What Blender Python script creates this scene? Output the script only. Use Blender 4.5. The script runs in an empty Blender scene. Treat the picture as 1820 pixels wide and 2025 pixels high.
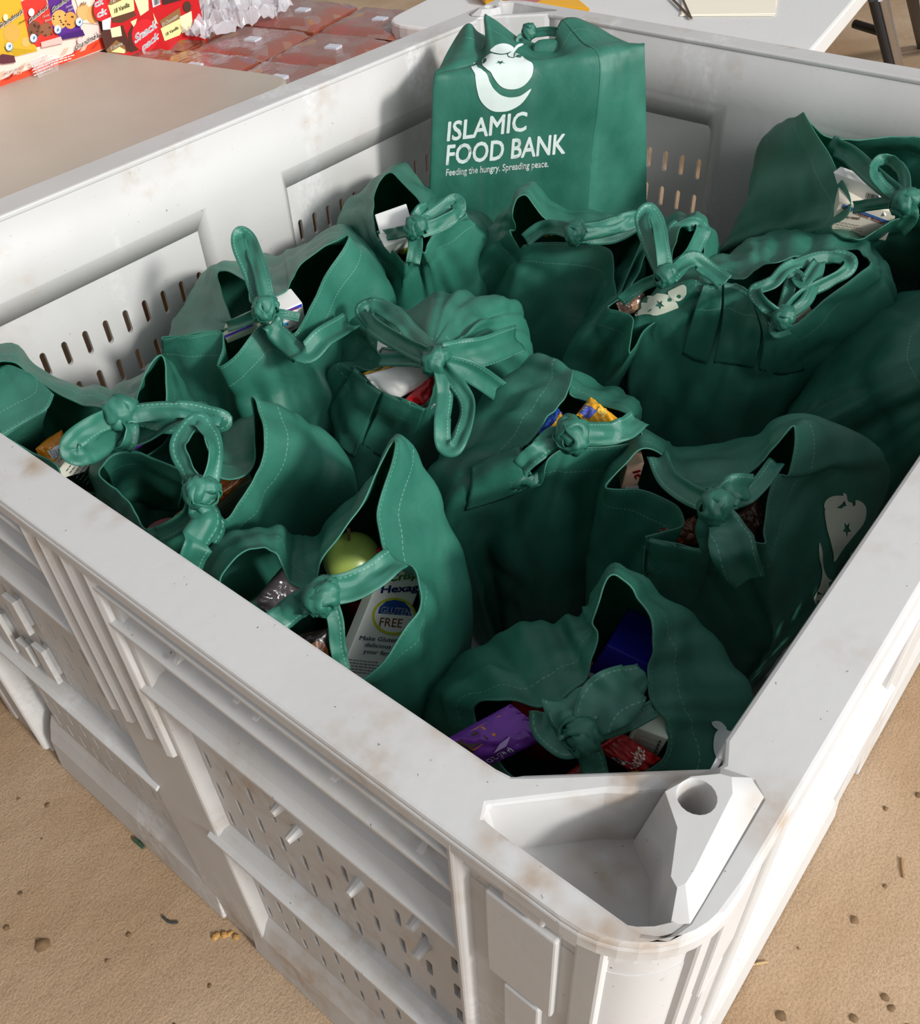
import bpy, bmesh, math, random
from math import sin, cos, pi, radians, sqrt, floor, atan2
from mathutils import Vector, Matrix, Euler, noise
from mathutils.bvhtree import BVHTree
random.seed(7)
C = bpy.context.scene.collection
K = 1.19                       # authoring unit -> metres
LX, LY = 1.2, 0.9905           # storage bin, authoring units; z = 0 is the top of its rim
FLOORZ = -0.645
# ---------------------------------------------------------------- camera
CF, CC, CR = 1821.0, (-0.158, -0.0314, 0.42), (0.8194, 0.0384, -0.8919)
cam = bpy.data.objects.new('camera', bpy.data.cameras.new('camera')); C.objects.link(cam)
cam.location = Vector(CC) * K; cam.rotation_euler = CR
cam.data.sensor_fit = 'HORIZONTAL'; cam.data.sensor_width = 36; cam.data.lens = 36 * CF / 1820
cam.data.clip_start = 0.02
bpy.context.scene.camera = cam
# ---------------------------------------------------------------- world, sun, exposure
w = bpy.data.worlds.new('world'); bpy.context.scene.world = w; w.use_nodes = True
nt = w.node_tree; bg = nt.nodes['Background']
tc = nt.nodes.new('ShaderNodeTexCoord'); sp = nt.nodes.new('ShaderNodeSeparateXYZ'); rp = nt.nodes.new('ShaderNodeValToRGB')
nt.links.new(tc.outputs['Generated'], sp.inputs[0]); nt.links.new(sp.outputs['Z'], rp.inputs[0]); nt.links.new(rp.outputs[0], bg.inputs[0])
rp.color_ramp.elements[0].position = 0.0; rp.color_ramp.elements[0].color = (0.62, 0.59, 0.55, 1)
rp.color_ramp.elements[1].position = 1.0; rp.color_ramp.elements[1].color = (0.70, 0.75, 0.83, 1)
bg.inputs[1].default_value = 0.42
# daylight through the open shed door, 2.6 m to the right of the bin
door = bpy.data.objects.new('door_daylight', bpy.data.lights.new('door_daylight', 'AREA')); C.objects.link(door)
door.data.shape = 'RECTANGLE'; door.data.size = 2.6; door.data.size_y = 2.6; door.data.energy = 110; door.data.color = (0.95, 0.98, 1.0)
door.location = (0.15, -2.9, 1.35); door.rotation_euler = (Vector((0.15, -2.9, 1.35))-Vector((.6, .45, -.05))).to_track_quat('Z', 'Y').to_euler()
sun = bpy.data.objects.new('sun', bpy.data.lights.new('sun', 'SUN')); C.objects.link(sun)
sun.data.energy = 2.2; sun.data.angle = radians(7); sun.data.color = (1.0, 0.985, 0.95)
sun.rotation_euler = Vector((-0.06, -0.90, 0.47)).to_track_quat('Z', 'Y').to_euler()
vs = bpy.context.scene.view_settings
vs.view_transform = 'Standard'; vs.look = 'None'; vs.gamma = 1; vs.use_curve_mapping = False; vs.exposure = 0.3

# ---------------------------------------------------------------- helpers
RM = Euler(CR, 'XYZ').to_matrix(); CV = Vector(CC)
def ray(px, py): return RM @ Vector(((px - 910) / CF, -(py - 1012.5) / CF, -1.0))
def P(px, py, z):
    d = ray(px, py); return CV + d * ((z - CV.z) / d.z)
def onplane(px, py, p0, n):
    d = ray(px, py); return CV + d * ((p0 - CV).dot(n) / d.dot(n))
def V(t): return P(*t) if len(t) == 3 else Vector(t[1:])
def tag(o, label=None, cat=None, group=None, kind=None):
    if label: o['label'] = label
    if cat: o['category'] = cat
    if group: o['group'] = group
    if kind: o['kind'] = kind
    return o
def empty(name, loc, label=None, cat=None, group=None):
    o = bpy.data.objects.new(name, None); C.objects.link(o); o.location = Vector(loc) * K
    o.empty_display_size = .05
    return tag(o, label, cat, group)
def wloc(o):
    v = Vector(o.location)
    while o.parent: o = o.parent; v += Vector(o.location)
    return v
def mk(name, verts, faces, mat, parent=None, smooth=False, uvs=None, thick=0, bevel=0, origin=None, sub=0, auto=False):
    me = bpy.data.meshes.new(name)
    vs_ = [Vector(v) * K for v in verts]
    if origin is not None: o0 = Vector(origin) * K
    elif parent is not None: o0 = wloc(parent)
    else:
        o0 = sum(vs_, Vector()) / max(1, len(vs_)); o0.z = min(v.z for v in vs_)
    me.from_pydata([v - o0 for v in vs_], [], faces); me.validate(clean_customdata=False)
    if uvs:
        l = me.uv_layers.new(name='UVMap')
        for lp in me.loops: l.data[lp.index].uv = uvs[lp.vertex_index]
    if isinstance(mat, (list, tuple)):
        for m_ in mat: me.materials.append(m_)
    else: me.materials.append(mat)
    if smooth or auto: me.polygons.foreach_set('use_smooth', [True] * len(me.polygons))
    o = bpy.data.objects.new(name, me); C.objects.link(o)
    if parent is not None: o.parent = parent; o.location = o0 - wloc(parent)
    else: o.location = o0
    if sub:
        m = o.modifiers.new('s', 'SUBSURF'); m.levels = m.render_levels = sub
    if thick:
        m = o.modifiers.new('t', 'SOLIDIFY'); m.thickness = thick * K; m.offset = -1
    if bevel:
        m = o.modifiers.new('b', 'BEVEL'); m.width = bevel * K; m.segments = 2; m.limit_method = 'ANGLE'; m.angle_limit = radians(40)
        m.harden_normals = False
    return o
class MB:
    def __init__(s): s.v = []; s.f = []
    def add(s, vs, fs):
        n = len(s.v); s.v += [Vector(v) for v in vs]; s.f += [tuple(n + i for i in f) for f in fs]; return s
    def hexa(s, p):   # 8 points: bottom 4 then top 4
        return s.add(p, [(3, 2, 1, 0), (4, 5, 6, 7), (0, 1, 5, 4), (1, 2, 6, 5), (2, 3, 7, 6), (3, 0, 4, 7)])
    def box(s, a, b, M=lambda x, y, z: Vector((x, y, z))):
        (x0, y0, z0), (x1, y1, z1) = a, b
        return s.hexa([M(x0, y0, z0), M(x1, y0, z0), M(x1, y1, z0), M(x0, y1, z0), M(x0, y0, z1), M(x1, y0, z1), M(x1, y1, z1), M(x0, y1, z1)])
    def cone(s, a, b, ra, rb, n=12):
        a, b = Vector(a), Vector(b); d = (b - a).normalized(); u = d.orthogonal().normalized(); w_ = d.cross(u)
        r = [a + (u * cos(2*pi*i/n) + w_ * sin(2*pi*i/n)) * ra for i in range(n)] + [b + (u * cos(2*pi*i/n) + w_ * sin(2*pi*i/n)) * rb for i in range(n)]
        return s.add(r, [(i, (i+1) % n, n+(i+1) % n, n+i) for i in range(n)] + [tuple(range(n))[::-1], tuple(range(n, 2*n))])
    def prism(s, poly, z0, z1, M=lambda x, y, z: Vector((x, y, z))):
        n = len(poly)
        return s.add([M(x, y, z0) for x, y in poly] + [M(x, y, z1) for x, y in poly],
                     [tuple(range(n))[::-1], tuple(range(n, 2*n))] + [(i, (i+1) % n, n+(i+1) % n, n+i) for i in range(n)])
    def build(s, name, mat, parent=None, **k):
        me = mk(name, s.v, s.f, mat, parent, **k)
        bm = bmesh.new(); bm.from_mesh(me.data); bmesh.ops.recalc_face_normals(bm, faces=bm.faces); bm.to_mesh(me.data); bm.free()
        if k.get('auto'): me.data.set_sharp_from_angle(angle=radians(28))
        return me
def cr(pts, t, closed):
    n = len(pts)
    if closed: i = int(floor(t)) % n; f = t - floor(t); a, b, c, d = pts[(i-1) % n], pts[i], pts[(i+1) % n], pts[(i+2) % n]
    else:
        t = min(max(t, 0), n - 1 - 1e-9); i = int(t); f = t - i
        a, b, c, d = pts[max(i-1, 0)], pts[i], pts[min(i+1, n-1)], pts[min(i+2, n-1)]
    f2, f3 = f*f, f*f*f
    return 0.5 * ((2*b) + (c-a)*f + (2*a-5*b+4*c-d)*f2 + (3*b-a-3*c+d)*f3)

# ---------------------------------------------------------------- materials
def mat(name, col, rough=.5, var=0., vscale=6., bump=0., bscale=60., metal=0., spec=.5, coat=0., col2=None, trans=0., alpha=1., sheen=0.):
    m = bpy.data.materials.new(name); m.use_nodes = True; n = m.node_tree; b = n.nodes['Principled BSDF']
    b.inputs['Base Color'].default_value = (*col, 1); b.inputs['Roughness'].default_value = rough; b.inputs['Metallic'].default_value = metal
    b.inputs['Specular IOR Level'].default_value = spec; b.inputs['Coat Weight'].default_value = coat
    b.inputs['Transmission Weight'].default_value = trans; b.inputs['Alpha'].default_value = alpha
    t = n.nodes.new('ShaderNodeTexCoord')
    if var or col2:
        nz = n.nodes.new('ShaderNodeTexNoise'); nz.inputs['Scale'].default_value = vscale; nz.inputs['Detail'].default_value = 6
        n.links.new(t.outputs['Object'], nz.inputs['Vector'])
        r = n.nodes.new('ShaderNodeValToRGB'); n.links.new(nz.outputs['Fac'], r.inputs[0]); n.links.new(r.outputs[0], b.inputs['Base Color'])
        c2 = col2 or tuple(c * (1 - var) for c in col)
        r.color_ramp.elements[0].position = .35; r.color_ramp.elements[0].color = (*c2, 1)
        r.color_ramp.elements[1].position = .62; r.color_ramp.elements[1].color = (*col, 1)
    if bump:
        nb = n.nodes.new('ShaderNodeTexNoise'); nb.inputs['Scale'].default_value = bscale; nb.inputs['Detail'].default_value = 4
        n.links.new(t.outputs['Object'], nb.inputs['Vector'])
        bp = n.nodes.new('ShaderNodeBump'); bp.inputs['Strength'].default_value = bump; bp.inputs['Distance'].default_value = .004
        n.links.new(nb.outputs['Fac'], bp.inputs['Height']); n.links.new(bp.outputs[0], b.inputs['Normal'])
    return m
def hx(h):
    r = [int(h[i:i+2], 16) / 255 for i in (0, 2, 4)]
    return tuple(c / 12.92 if c <= .04045 else ((c + .055) / 1.055) ** 2.4 for c in r)
_flat = {}
def flat(h, rough=.45):
    if (h, rough) not in _flat: _flat[(h, rough)] = mat('print_' + h, hx(h), rough)
    return _flat[(h, rough)]
def bin_material():
    m = mat('grey_plastic', hx('d3d1cf'), .42)
    n = m.node_tree; L = n.links; b = n.nodes['Principled BSDF']; t = n.nodes['Texture Coordinate']
    def nz(sc, det, lo, hi, mapping=None):
        z = n.nodes.new('ShaderNodeTexNoise'); z.inputs['Scale'].default_value = sc; z.inputs['Detail'].default_value = det
        if mapping:
            mp = n.nodes.new('ShaderNodeMapping'); mp.inputs['Scale'].default_value = mapping[:3]; mp.inputs['Rotation'].default_value = mapping[3:]
            L.new(t.outputs['Object'], mp.inputs[0]); L.new(mp.outputs[0], z.inputs['Vector'])
        else: L.new(t.outputs['Object'], z.inputs['Vector'])
        r = n.nodes.new('ShaderNodeMapRange'); r.inputs[1].default_value = lo; r.inputs[2].default_value = hi; L.new(z.outputs['Fac'], r.inputs[0]); return r.outputs[0]
    def mix(a, fac, colr):
        x = n.nodes.new('ShaderNodeMixRGB'); L.new(fac, x.inputs[0])
        if isinstance(a, tuple): x.inputs[1].default_value = (*a, 1)
        else: L.new(a, x.inputs[1])
        x.inputs[2].default_value = (*colr, 1); return x.outputs[0]
    def mul(a, k):
        x = n.nodes.new('ShaderNodeMath'); x.operation = 'MULTIPLY'; L.new(a, x.inputs[0])
        if isinstance(k, (int, float)): x.inputs[1].default_value = k
        else: L.new(k, x.inputs[1])
        return x.outputs[0]
    c = mix(hx('d3d1cf'), mul(nz(5, 5, .45, .7), .5), hx('c2bfbb'))
    # rusty brown smudges, broken up
    st = mul(mul(nz(6.5, 8, .565, .70), nz(60, 5, .38, .62)), .42)
    c = mix(c, st, hx('a9875f'))
    # rubbed-in brown dirt at particular spots of the rim and the feet
    acc = None
    for p_, r_ in [(P(915,1440,0), .022), (P(965,1490,0), .018), (P(1230,1545,0), .030), (P(1330,1560,0), .022), (P(1560,1620,0), .030), (P(1060,1745,0), .020), (P(1290,1880,0), .026), (P(1180,1850,0), .022), (P(1000,1650,0), .020),
                   (P(215,1015,0), .020), (P(60,920,0), .022), (P(1560,90,0), .022), (P(1490,68,0), .02), (Vector((0, .62, -.61)), .06), (Vector((0, .36, -.59)), .06), (Vector((0, .47, -.6)), .05), (P(1180,1580,0), .02), (P(1205,1720,-.045), .03)]:
        q_ = (p_ - Vector((LX/2, LY/2, FLOORZ)))*K
        vd = n.nodes.new('ShaderNodeVectorMath'); vd.operation = 'DISTANCE'; L.new(t.outputs['Object'], vd.inputs[0]); vd.inputs[1].default_value = q_
        mr = n.nodes.new('ShaderNodeMapRange'); mr.inputs[1].default_value = r_*K; mr.inputs[2].default_value = r_*K*.1; L.new(vd.outputs['Value'], mr.inputs[0])
        if acc is None: acc = mr.outputs[0]
        else:
            ax = n.nodes.new('ShaderNodeMath'); ax.operation = 'MAXIMUM'; L.new(acc, ax.inputs[0]); L.new(mr.outputs[0], ax.inputs[1]); acc = ax.outputs[0]
    c = mix(c, mul(mul(acc, nz(38, 8, .38, .64)), .75), hx('a68662'))
    # tiny dark specks
    c = mix(c, mul(nz(240, 2, .74, .78), .8), hx('5b4a38'))
    # pale scuffs, stretched
    c = mix(c, mul(mul(nz(5, 6, .60, .66, (1.6, 1.6, .5, .3, .5, .4)), nz(120, 4, .35, .6)), .55), hx('ececec'))
    L.new(c, b.inputs['Base Color'])
    bp = n.nodes.new('ShaderNodeBump'); bp.inputs['Strength'].default_value = .06; bp.inputs['Distance'].default_value = .003
    z = n.nodes.new('ShaderNodeTexNoise'); z.inputs['Scale'].default_value = 90; L.new(t.outputs['Object'], z.inputs['Vector']); L.new(z.outputs['Fac'], bp.inputs['Height']); L.new(bp.outputs[0], b.inputs['Normal'])
    out = n.nodes['Material Output']; tr = n.nodes.new('ShaderNodeBsdfTranslucent'); tr.inputs[0].default_value = (.75, .73, .68, 1)
    ms = n.nodes.new('ShaderNodeMixShader'); ms.inputs[0].default_value = .16
    L.new(b.outputs[0], ms.inputs[1]); L.new(tr.outputs[0], ms.inputs[2]); L.new(ms.outputs[0], out.inputs[0])
    return m
M_BIN = bin_material()
def floor_material():
    m = mat('dusty_concrete', hx('a58a68'), .85)
    n = m.node_tree; L = n.links; b = n.nodes['Principled BSDF']; t = n.nodes['Texture Coordinate']
    z1 = n.nodes.new('ShaderNodeTexNoise'); z1.inputs['Scale'].default_value = 2.2; z1.inputs['Detail'].default_value = 8
    z2 = n.nodes.new('ShaderNodeTexNoise'); z2.inputs['Scale'].default_value = 260; z2.inputs['Detail'].default_value = 5; z2.inputs['Roughness'].default_value = .7
    z3 = n.nodes.new('ShaderNodeTexNoise'); z3.inputs['Scale'].default_value = 22; z3.inputs['Detail'].default_value = 6
    for z in (z1, z2, z3): L.new(t.outputs['Object'], z.inputs['Vector'])
    r = n.nodes.new('ShaderNodeValToRGB'); L.new(z1.outputs['Fac'], r.inputs[0])
    r.color_ramp.elements[0].position = .35; r.color_ramp.elements[0].color = (*hx('a58562'), 1)
    r.color_ramp.elements[1].position = .68; r.color_ramp.elements[1].color = (*hx('c2a88c'), 1)
    r2 = n.nodes.new('ShaderNodeValToRGB'); L.new(z2.outputs['Fac'], r2.inputs[0])
    r2.color_ramp.elements[0].position = .30; r2.color_ramp.elements[0].color = (.62, .56, .48, 1)
    r2.color_ramp.elements[1].position = .58; r2.color_ramp.elements[1].color = (1, 1, 1, 1)
    x = n.nodes.new('ShaderNodeMixRGB'); x.blend_type = 'MULTIPLY'; x.inputs[0].default_value = .8
    L.new(r.outputs[0], x.inputs[1]); L.new(r2.outputs[0], x.inputs[2]); L.new(x.outputs[0], b.inputs['Base Color'])
    ad = n.nodes.new('ShaderNodeMath'); ad.operation = 'MULTIPLY_ADD'; L.new(z3.outputs['Fac'], ad.inputs[0]); ad.inputs[1].default_value = 2.2; L.new(z2.outputs['Fac'], ad.inputs[2])
    bp = n.nodes.new('ShaderNodeBump'); bp.inputs['Strength'].default_value = .7; bp.inputs['Distance'].default_value = .003
    L.new(ad.outputs[0], bp.inputs['Height']); L.new(bp.outputs[0], b.inputs['Normal'])
    return m
M_FLOOR = floor_material()
M_TABLE = mat('table_plastic', hx('b3aa9c'), .5, var=.07, vscale=5, bump=.15, bscale=140)
M_TABLE2 = mat('white_table_plastic', hx('dedcd9'), .4, var=.05, vscale=4, bump=.1, bscale=120)
M_CHROME = mat('chrome', (.6, .6, .62), .18, metal=1); M_BLACK = mat('black_metal', (.012, .012, .014), .45)
def bag_material():
    m = mat('green_nonwoven', hx('1f7a5c'), .5)
    n = m.node_tree; L = n.links; b = n.nodes['Principled BSDF']; t = n.nodes['Texture Coordinate']
    b.inputs['Specular IOR Level'].default_value = .75
    nd = n.nodes.new
    def math_(op, a, k=None):
        x = nd('ShaderNodeMath'); x.operation = op
        for i, q in enumerate((a, k)):
            if q is None: continue
            if isinstance(q, (int, float)): x.inputs[i].default_value = q
            else: L.new(q, x.inputs[i])
        return x.outputs[0]
    z1 = nd('ShaderNodeTexNoise'); z1.inputs['Scale'].default_value = 14; z1.inputs['Detail'].default_value = 7; L.new(t.outputs['Object'], z1.inputs['Vector'])
    r = nd('ShaderNodeValToRGB'); L.new(z1.outputs['Fac'], r.inputs[0])
    r.color_ramp.elements[0].position = .3; r.color_ramp.elements[0].color = (*hx('276d5a'), 1)
    r.color_ramp.elements[1].position = .7; r.color_ramp.elements[1].color = (*hx('428b76'), 1)
    uv = nd('ShaderNodeSeparateXYZ'); L.new(t.outputs['UV'], uv.inputs[0]); U, Vv = uv.outputs[0], uv.outputs[1]
    # stitch: dashes along u at v = 0.034 m, hem edge at v = 0.006 m
    def line(v0, wdt, dash):
        d = math_('ABSOLUTE', math_('SUBTRACT', Vv, v0)); a = math_('LESS_THAN', d, wdt)
        return math_('MULTIPLY', a, math_('GREATER_THAN', math_('FRACT', math_('MULTIPLY', U, dash)), .38))
    s = math_('MAXIMUM', line(.034, .0006, 210), line(.0035, .0005, 210))
    x = nd('ShaderNodeMixRGB'); L.new(math_('MULTIPLY', s, .55), x.inputs[0]); L.new(r.outputs[0], x.inputs[1]); x.inputs[2].default_value = (*hx('8fc4b0'), 1)
    L.new(x.outputs[0], b.inputs['Base Color'])
    # embossed weave
    wv = math_('MULTIPLY', math_('SINE', math_('MULTIPLY', math_('ADD', U, Vv), 4200)), math_('SINE', math_('MULTIPLY', math_('SUBTRACT', U, Vv), 4200)))
    z2 = nd('ShaderNodeTexNoise'); z2.inputs['Scale'].default_value = 55; z2.inputs['Detail'].default_value = 4; L.new(t.outputs['Object'], z2.inputs['Vector'])
    groove = math_('LESS_THAN', math_('ABSOLUTE', math_('SUBTRACT', Vv, .034)), .0009)
    h = math_('SUBTRACT', math_('ADD', math_('MULTIPLY', wv, .10), math_('MULTIPLY', z2.outputs['Fac'], 1.6)), math_('MULTIPLY', groove, .5))
    bp = nd('ShaderNodeBump'); bp.inputs['Strength'].default_value = .45; bp.inputs['Distance'].default_value = .0016
    L.new(h, bp.inputs['Height']); L.new(bp.outputs[0], b.inputs['Normal'])
    rr = nd('ShaderNodeMapRange'); rr.inputs[1].default_value = -1; rr.inputs[2].default_value = 1; rr.inputs[3].default_value = .30; rr.inputs[4].default_value = .44
    L.new(wv, rr.inputs[0]); L.new(rr.outputs[0], b.inputs['Roughness'])
    out = n.nodes['Material Output']; tr = nd('ShaderNodeBsdfTranslucent'); tr.inputs[0].default_value = (.03, .30, .19, 1)
    ms = nd('ShaderNodeMixShader'); ms.inputs[0].default_value = .26
    L.new(b.outputs[0], ms.inputs[1]); L.new(tr.outputs[0], ms.inputs[2]); L.new(ms.outputs[0], out.inputs[0])
    return m
M_BAG = bag_material()
M_PRINT = mat('pale_ink', hx('d9e3de'), .5)

# ---------------------------------------------------------------- floor
n = 90
fv = []; ff = []
for j in range(n + 1):
    for i in range(n + 1):
        x = -2 + 7 * i / n; y = -2.2 + 7 * j / n
        fv.append((x, y, FLOORZ))
ff = [(j*(n+1)+i, j*(n+1)+i+1, (j+1)*(n+1)+i+1, (j+1)*(n+1)+i) for j in range(n) for i in range(n)]
tag(mk('floor', fv, ff, M_FLOOR), 'dusty brown concrete floor under the bin', None, kind='structure')
# dust clods: heaps nobody could count
rnd = random.Random(3); mb = MB()
for i in range(420):
    if i < 260: x, y = rnd.uniform(-.1, 1.2), rnd.uniform(-.75, -.03)
    else: x, y = rnd.uniform(-.55, -.03), rnd.uniform(-.1, 1.2)
    r_ = rnd.uniform(.0015, .006) * (1.5 if rnd.random() < .1 else 1)
    k = 7; ring = [(x + r_*cos(2*pi*a/k)*rnd.uniform(.7, 1.3), y + r_*sin(2*pi*a/k)*rnd.uniform(.7, 1.3), FLOORZ) for a in range(k)]
    top = [(x + (q[0]-x)*.5, y + (q[1]-y)*.5, FLOORZ + r_*rnd.uniform(.3, .6)) for q in ring]
    mb.add(ring + top, [(a, (a+1) % k, k+(a+1) % k, k+a) for a in range(k)] + [tuple(range(k, 2*k))])
tag(mb.build('dust_clods', mat('dirt', hx('7d6244'), .9, var=.4, vscale=80), smooth=True), 'small clods of dried dust scattered on the concrete floor', 'dirt', kind='stuff')

# ---------------------------------------------------------------- the storage bin
BIN = empty('storage_bin', (LX/2, LY/2, FLOORZ), 'large pale grey plastic storage bin with slotted walls, full of green tote bags', 'bin')
def MA(s, d, z): return Vector((d, s, z))
def MBm(s, d, z): return Vector((s, d, z))
def MC(s, d, z): return Vector((s, LY - d, z))
def MD(s, d, z): return Vector((LX - d, s, z))
ZB = -.60
# per wall: mapping, length, panels
WALLS = [('near left', MA, LY, [(.135, .425), (.52, .81)]), ('near right', MBm, LX, [(.14, .53), (.64, 1.05)]),
         ('far left', MC, LX, [(.12, .505), (.635, 1.06)]), ('far right', MD, LY, [(.14, .44), (.56, .85)])]
def slot_panel(M, s0, s1, z0, z1, d, hz, pitch_s, pitch_z, sl, sw, name='slotted_panel', par=BIN):
    """sheet between s0..s1, z0 (top) .. z1 with real stadium holes, staggered rows"""
    mb = MB(); nc = max(1, int(round((s1 - s0) / pitch_s))); cs = (s1 - s0) / nc
    nr = int((hz - z1) / pitch_z); zt = hz
    def quad(a, b, c, e): mb.add([M(a, d, b), M(c, d, b), M(c, d, e), M(a, d, e)], [(0, 1, 2, 3)])
    quad(s0, z0, s1, zt)
    for r in range(nr):
        za, zb = zt - r*pitch_z, zt - (r+1)*pitch_z; off = 0
        edges = [s0] + [s0 + off + k*cs for k in range(nc + 1)]
        edges = sorted(set(round(min(max(e, s0), s1), 5) for e in edges + [s1]))
        for a, b in zip(edges[:-1], edges[1:]):
            if b - a < cs * .8: quad(a, za, b, zb); continue
            cx, cz = (a+b)/2, (za+zb)/2; h, w_ = sl/2 - sw/2, sw/2
            inner = [(cx + w_*cos(t), cz + (h if sin(t) >= 0 else -h) + w_*sin(t)) for t in [pi/4*k for k in range(8)]]
            inner = [(cx+w_, cz-h), (cx+w_, cz+h), (cx+w_*.7, cz+h+w_*.7), (cx, cz+h+w_), (cx-w_*.7, cz+h+w_*.7), (cx-w_, cz+h), (cx-w_, cz-h), (cx-w_*.7, cz-h-w_*.7), (cx, cz-h-w_), (cx+w_*.7, cz-h-w_*.7)]
            outer = [(b, cz-h), (b, cz+h), (b, za), (cx, za), (a, za), (a, cz+h), (a, cz-h), (a, zb), (cx, zb), (b, zb)]
            k = 10
            mb.add([M(x, d, z) for x, z in inner] + [M(x, d, z) for x, z in outer], [(i, (i+1) % k, k+(i+1) % k, k+i) for i in range(k)])
    quad(s0, zt - nr*pitch_z, s1, z1)
    o = mb.build(name, M_BIN, par)
    m = o.modifiers.new('t', 'SOLIDIFY'); m.thickness = .0045*K; m.offset = 0
    return o
DIN, DP = .0405, .030
for wn, M, L_, pans in WALLS:
    # inner skin: top band, columns with slanted flanks
    mb = MB()
    def strip(rows):
        for (a, b) in zip(rows[:-1], rows[1:]): pass
    s_lo, s_hi = .119, L_ - .119
    def Q(a, b, c, e): mb.add([a, b, c, e], [(0, 1, 2, 3)])
    xs = [s_lo]
    for a, b in pans: xs += [a, b]
    xs.append(s_hi)
    for a, b in zip(xs[:-1], xs[1:]): Q(M(a, DIN, -.002), M(b, DIN, -.002), M(b, DIN, -.088), M(a, DIN, -.088))
    for i in range(0, len(xs), 2):
        a, b = xs[i], xs[i+1]
        Q(M(a, DIN, -.088), M(b, DIN, -.088), M(b, DIN, ZB), M(a, DIN, ZB)) if True else None
    for a, b in pans:
        Q(M(a, DIN, -.088), M(b, DIN, -.088), M(b-.014, DP, -.118), M(a+.014, DP, -.118))
        Q(M(a, DIN, -.088), M(a+.014, DP, -.118), M(a+.014, DP, ZB), M(a, DIN, ZB))
        Q(M(b, DIN, -.088), M(b-.014, DP, -.118), M(b-.014, DP, ZB), M(b, DIN, ZB))
    o = mb.build('inner_wall', M_BIN, BIN)
    bm = bmesh.new(); bm.from_mesh(o.data); bmesh.ops.remove_doubles(bm, verts=bm.verts, dist=1e-4); bmesh.ops.recalc_face_normals(bm, faces=bm.faces); bm.to_mesh(o.data); bm.free()
    o.data.polygons.foreach_set('use_smooth', [True]*len(o.data.polygons))
    m = o.modifiers.new('b', 'BEVEL'); m.width = .010*K; m.segments = 4; m.limit_method = 'ANGLE'; m.angle_limit = radians(12)
    m = o.modifiers.new('w', 'WEIGHTED_NORMAL')
    m = o.modifiers.new('t', 'SOLIDIFY'); m.thickness = .004*K; m.offset = 0
    for a, b in pans:
        near = wn.startswith('near')
        slot_panel(M, a+.014, b-.014, -.118, ZB, DP, -.158, .0292, .0575, .033, .0078)
        if near:
            slot_panel(M, a, b, -.02, -.60, .0205, -.119, .0265, .048, .025, .0060)
        if near or True:
            # horizontal ledges on the outside
            for k, (z, dz) in enumerate([(-.026, .004), (-.063, .008), (-.14, .016), (-.366, .012)]):
                e0, e1 = a - .01, b + .01; D2 = .0225 if near else DP; prof = [(D2, z+dz), (D2*.55, z+dz*.8), (.006, z+dz*.3), (0, z)]
                pr = prof + [(d_, z_-.004) for d_, z_ in prof[::-1]]; kk = len(pr)
                m2 = MB().add([M(e0, d_, z_) for d_, z_ in pr] + [M(e1, d_, z_) for d_, z_ in pr],
                              [(i, (i+1) % kk, kk+(i+1) % kk, kk+i) for i in range(kk)] + [tuple(range(kk))[::-1], tuple(range(kk, 2*kk))])
                m2.build('ledge', M_BIN, BIN, bevel=.001)
            # bottom skirt sloping out
            pr = [(.021, -.545), (.013, -.562), (.005, -.585), (.0, FLOORZ+.004), (.03, FLOORZ+.004), (.027, -.56)]; kk = len(pr)
            MB().add([M(a-.02, d_, z_) for d_, z_ in pr] + [M(b+.02, d_, z_) for d_, z_ in pr],
                     [(i, (i+1) % kk, kk+(i+1) % kk, kk+i) for i in range(kk)] + [tuple(range(kk))[::-1], tuple(range(kk, 2*kk))]).build('bottom_skirt', M_BIN, BIN, bevel=.002)
    # outside column between the panels, with two vertical ribs
    a, b = pans[0][1], pans[1][0]
    pl = [(a-.008, DP), (a-.002, .0045), (b+.002, .0045), (b+.008, DP)]
    MB().prism([(s, d) for s, d in pl], FLOORZ+.002, -.008, M=lambda s, d, z, M=M: M(s, d, z)).build('column', M_BIN, BIN, bevel=.003)
    for c_ in (.13, .42, .71, .93):
        s = a + (b-a)*c_; r_ = (b-a)*.075
        MB().prism([(s-r_, .008), (s-r_*.8, .001), (s, -.001), (s+r_*.8, .001), (s+r_, .008)], -.235, -.008, M=lambda s, d, z, M=M: M(s, d, z)).build('rib', M_BIN, BIN, bevel=.0012)
# slot hole at the foot of the visible column
mb = MB(); c0 = P(457, 1822, -.6)
for i in range(16): pass
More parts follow.
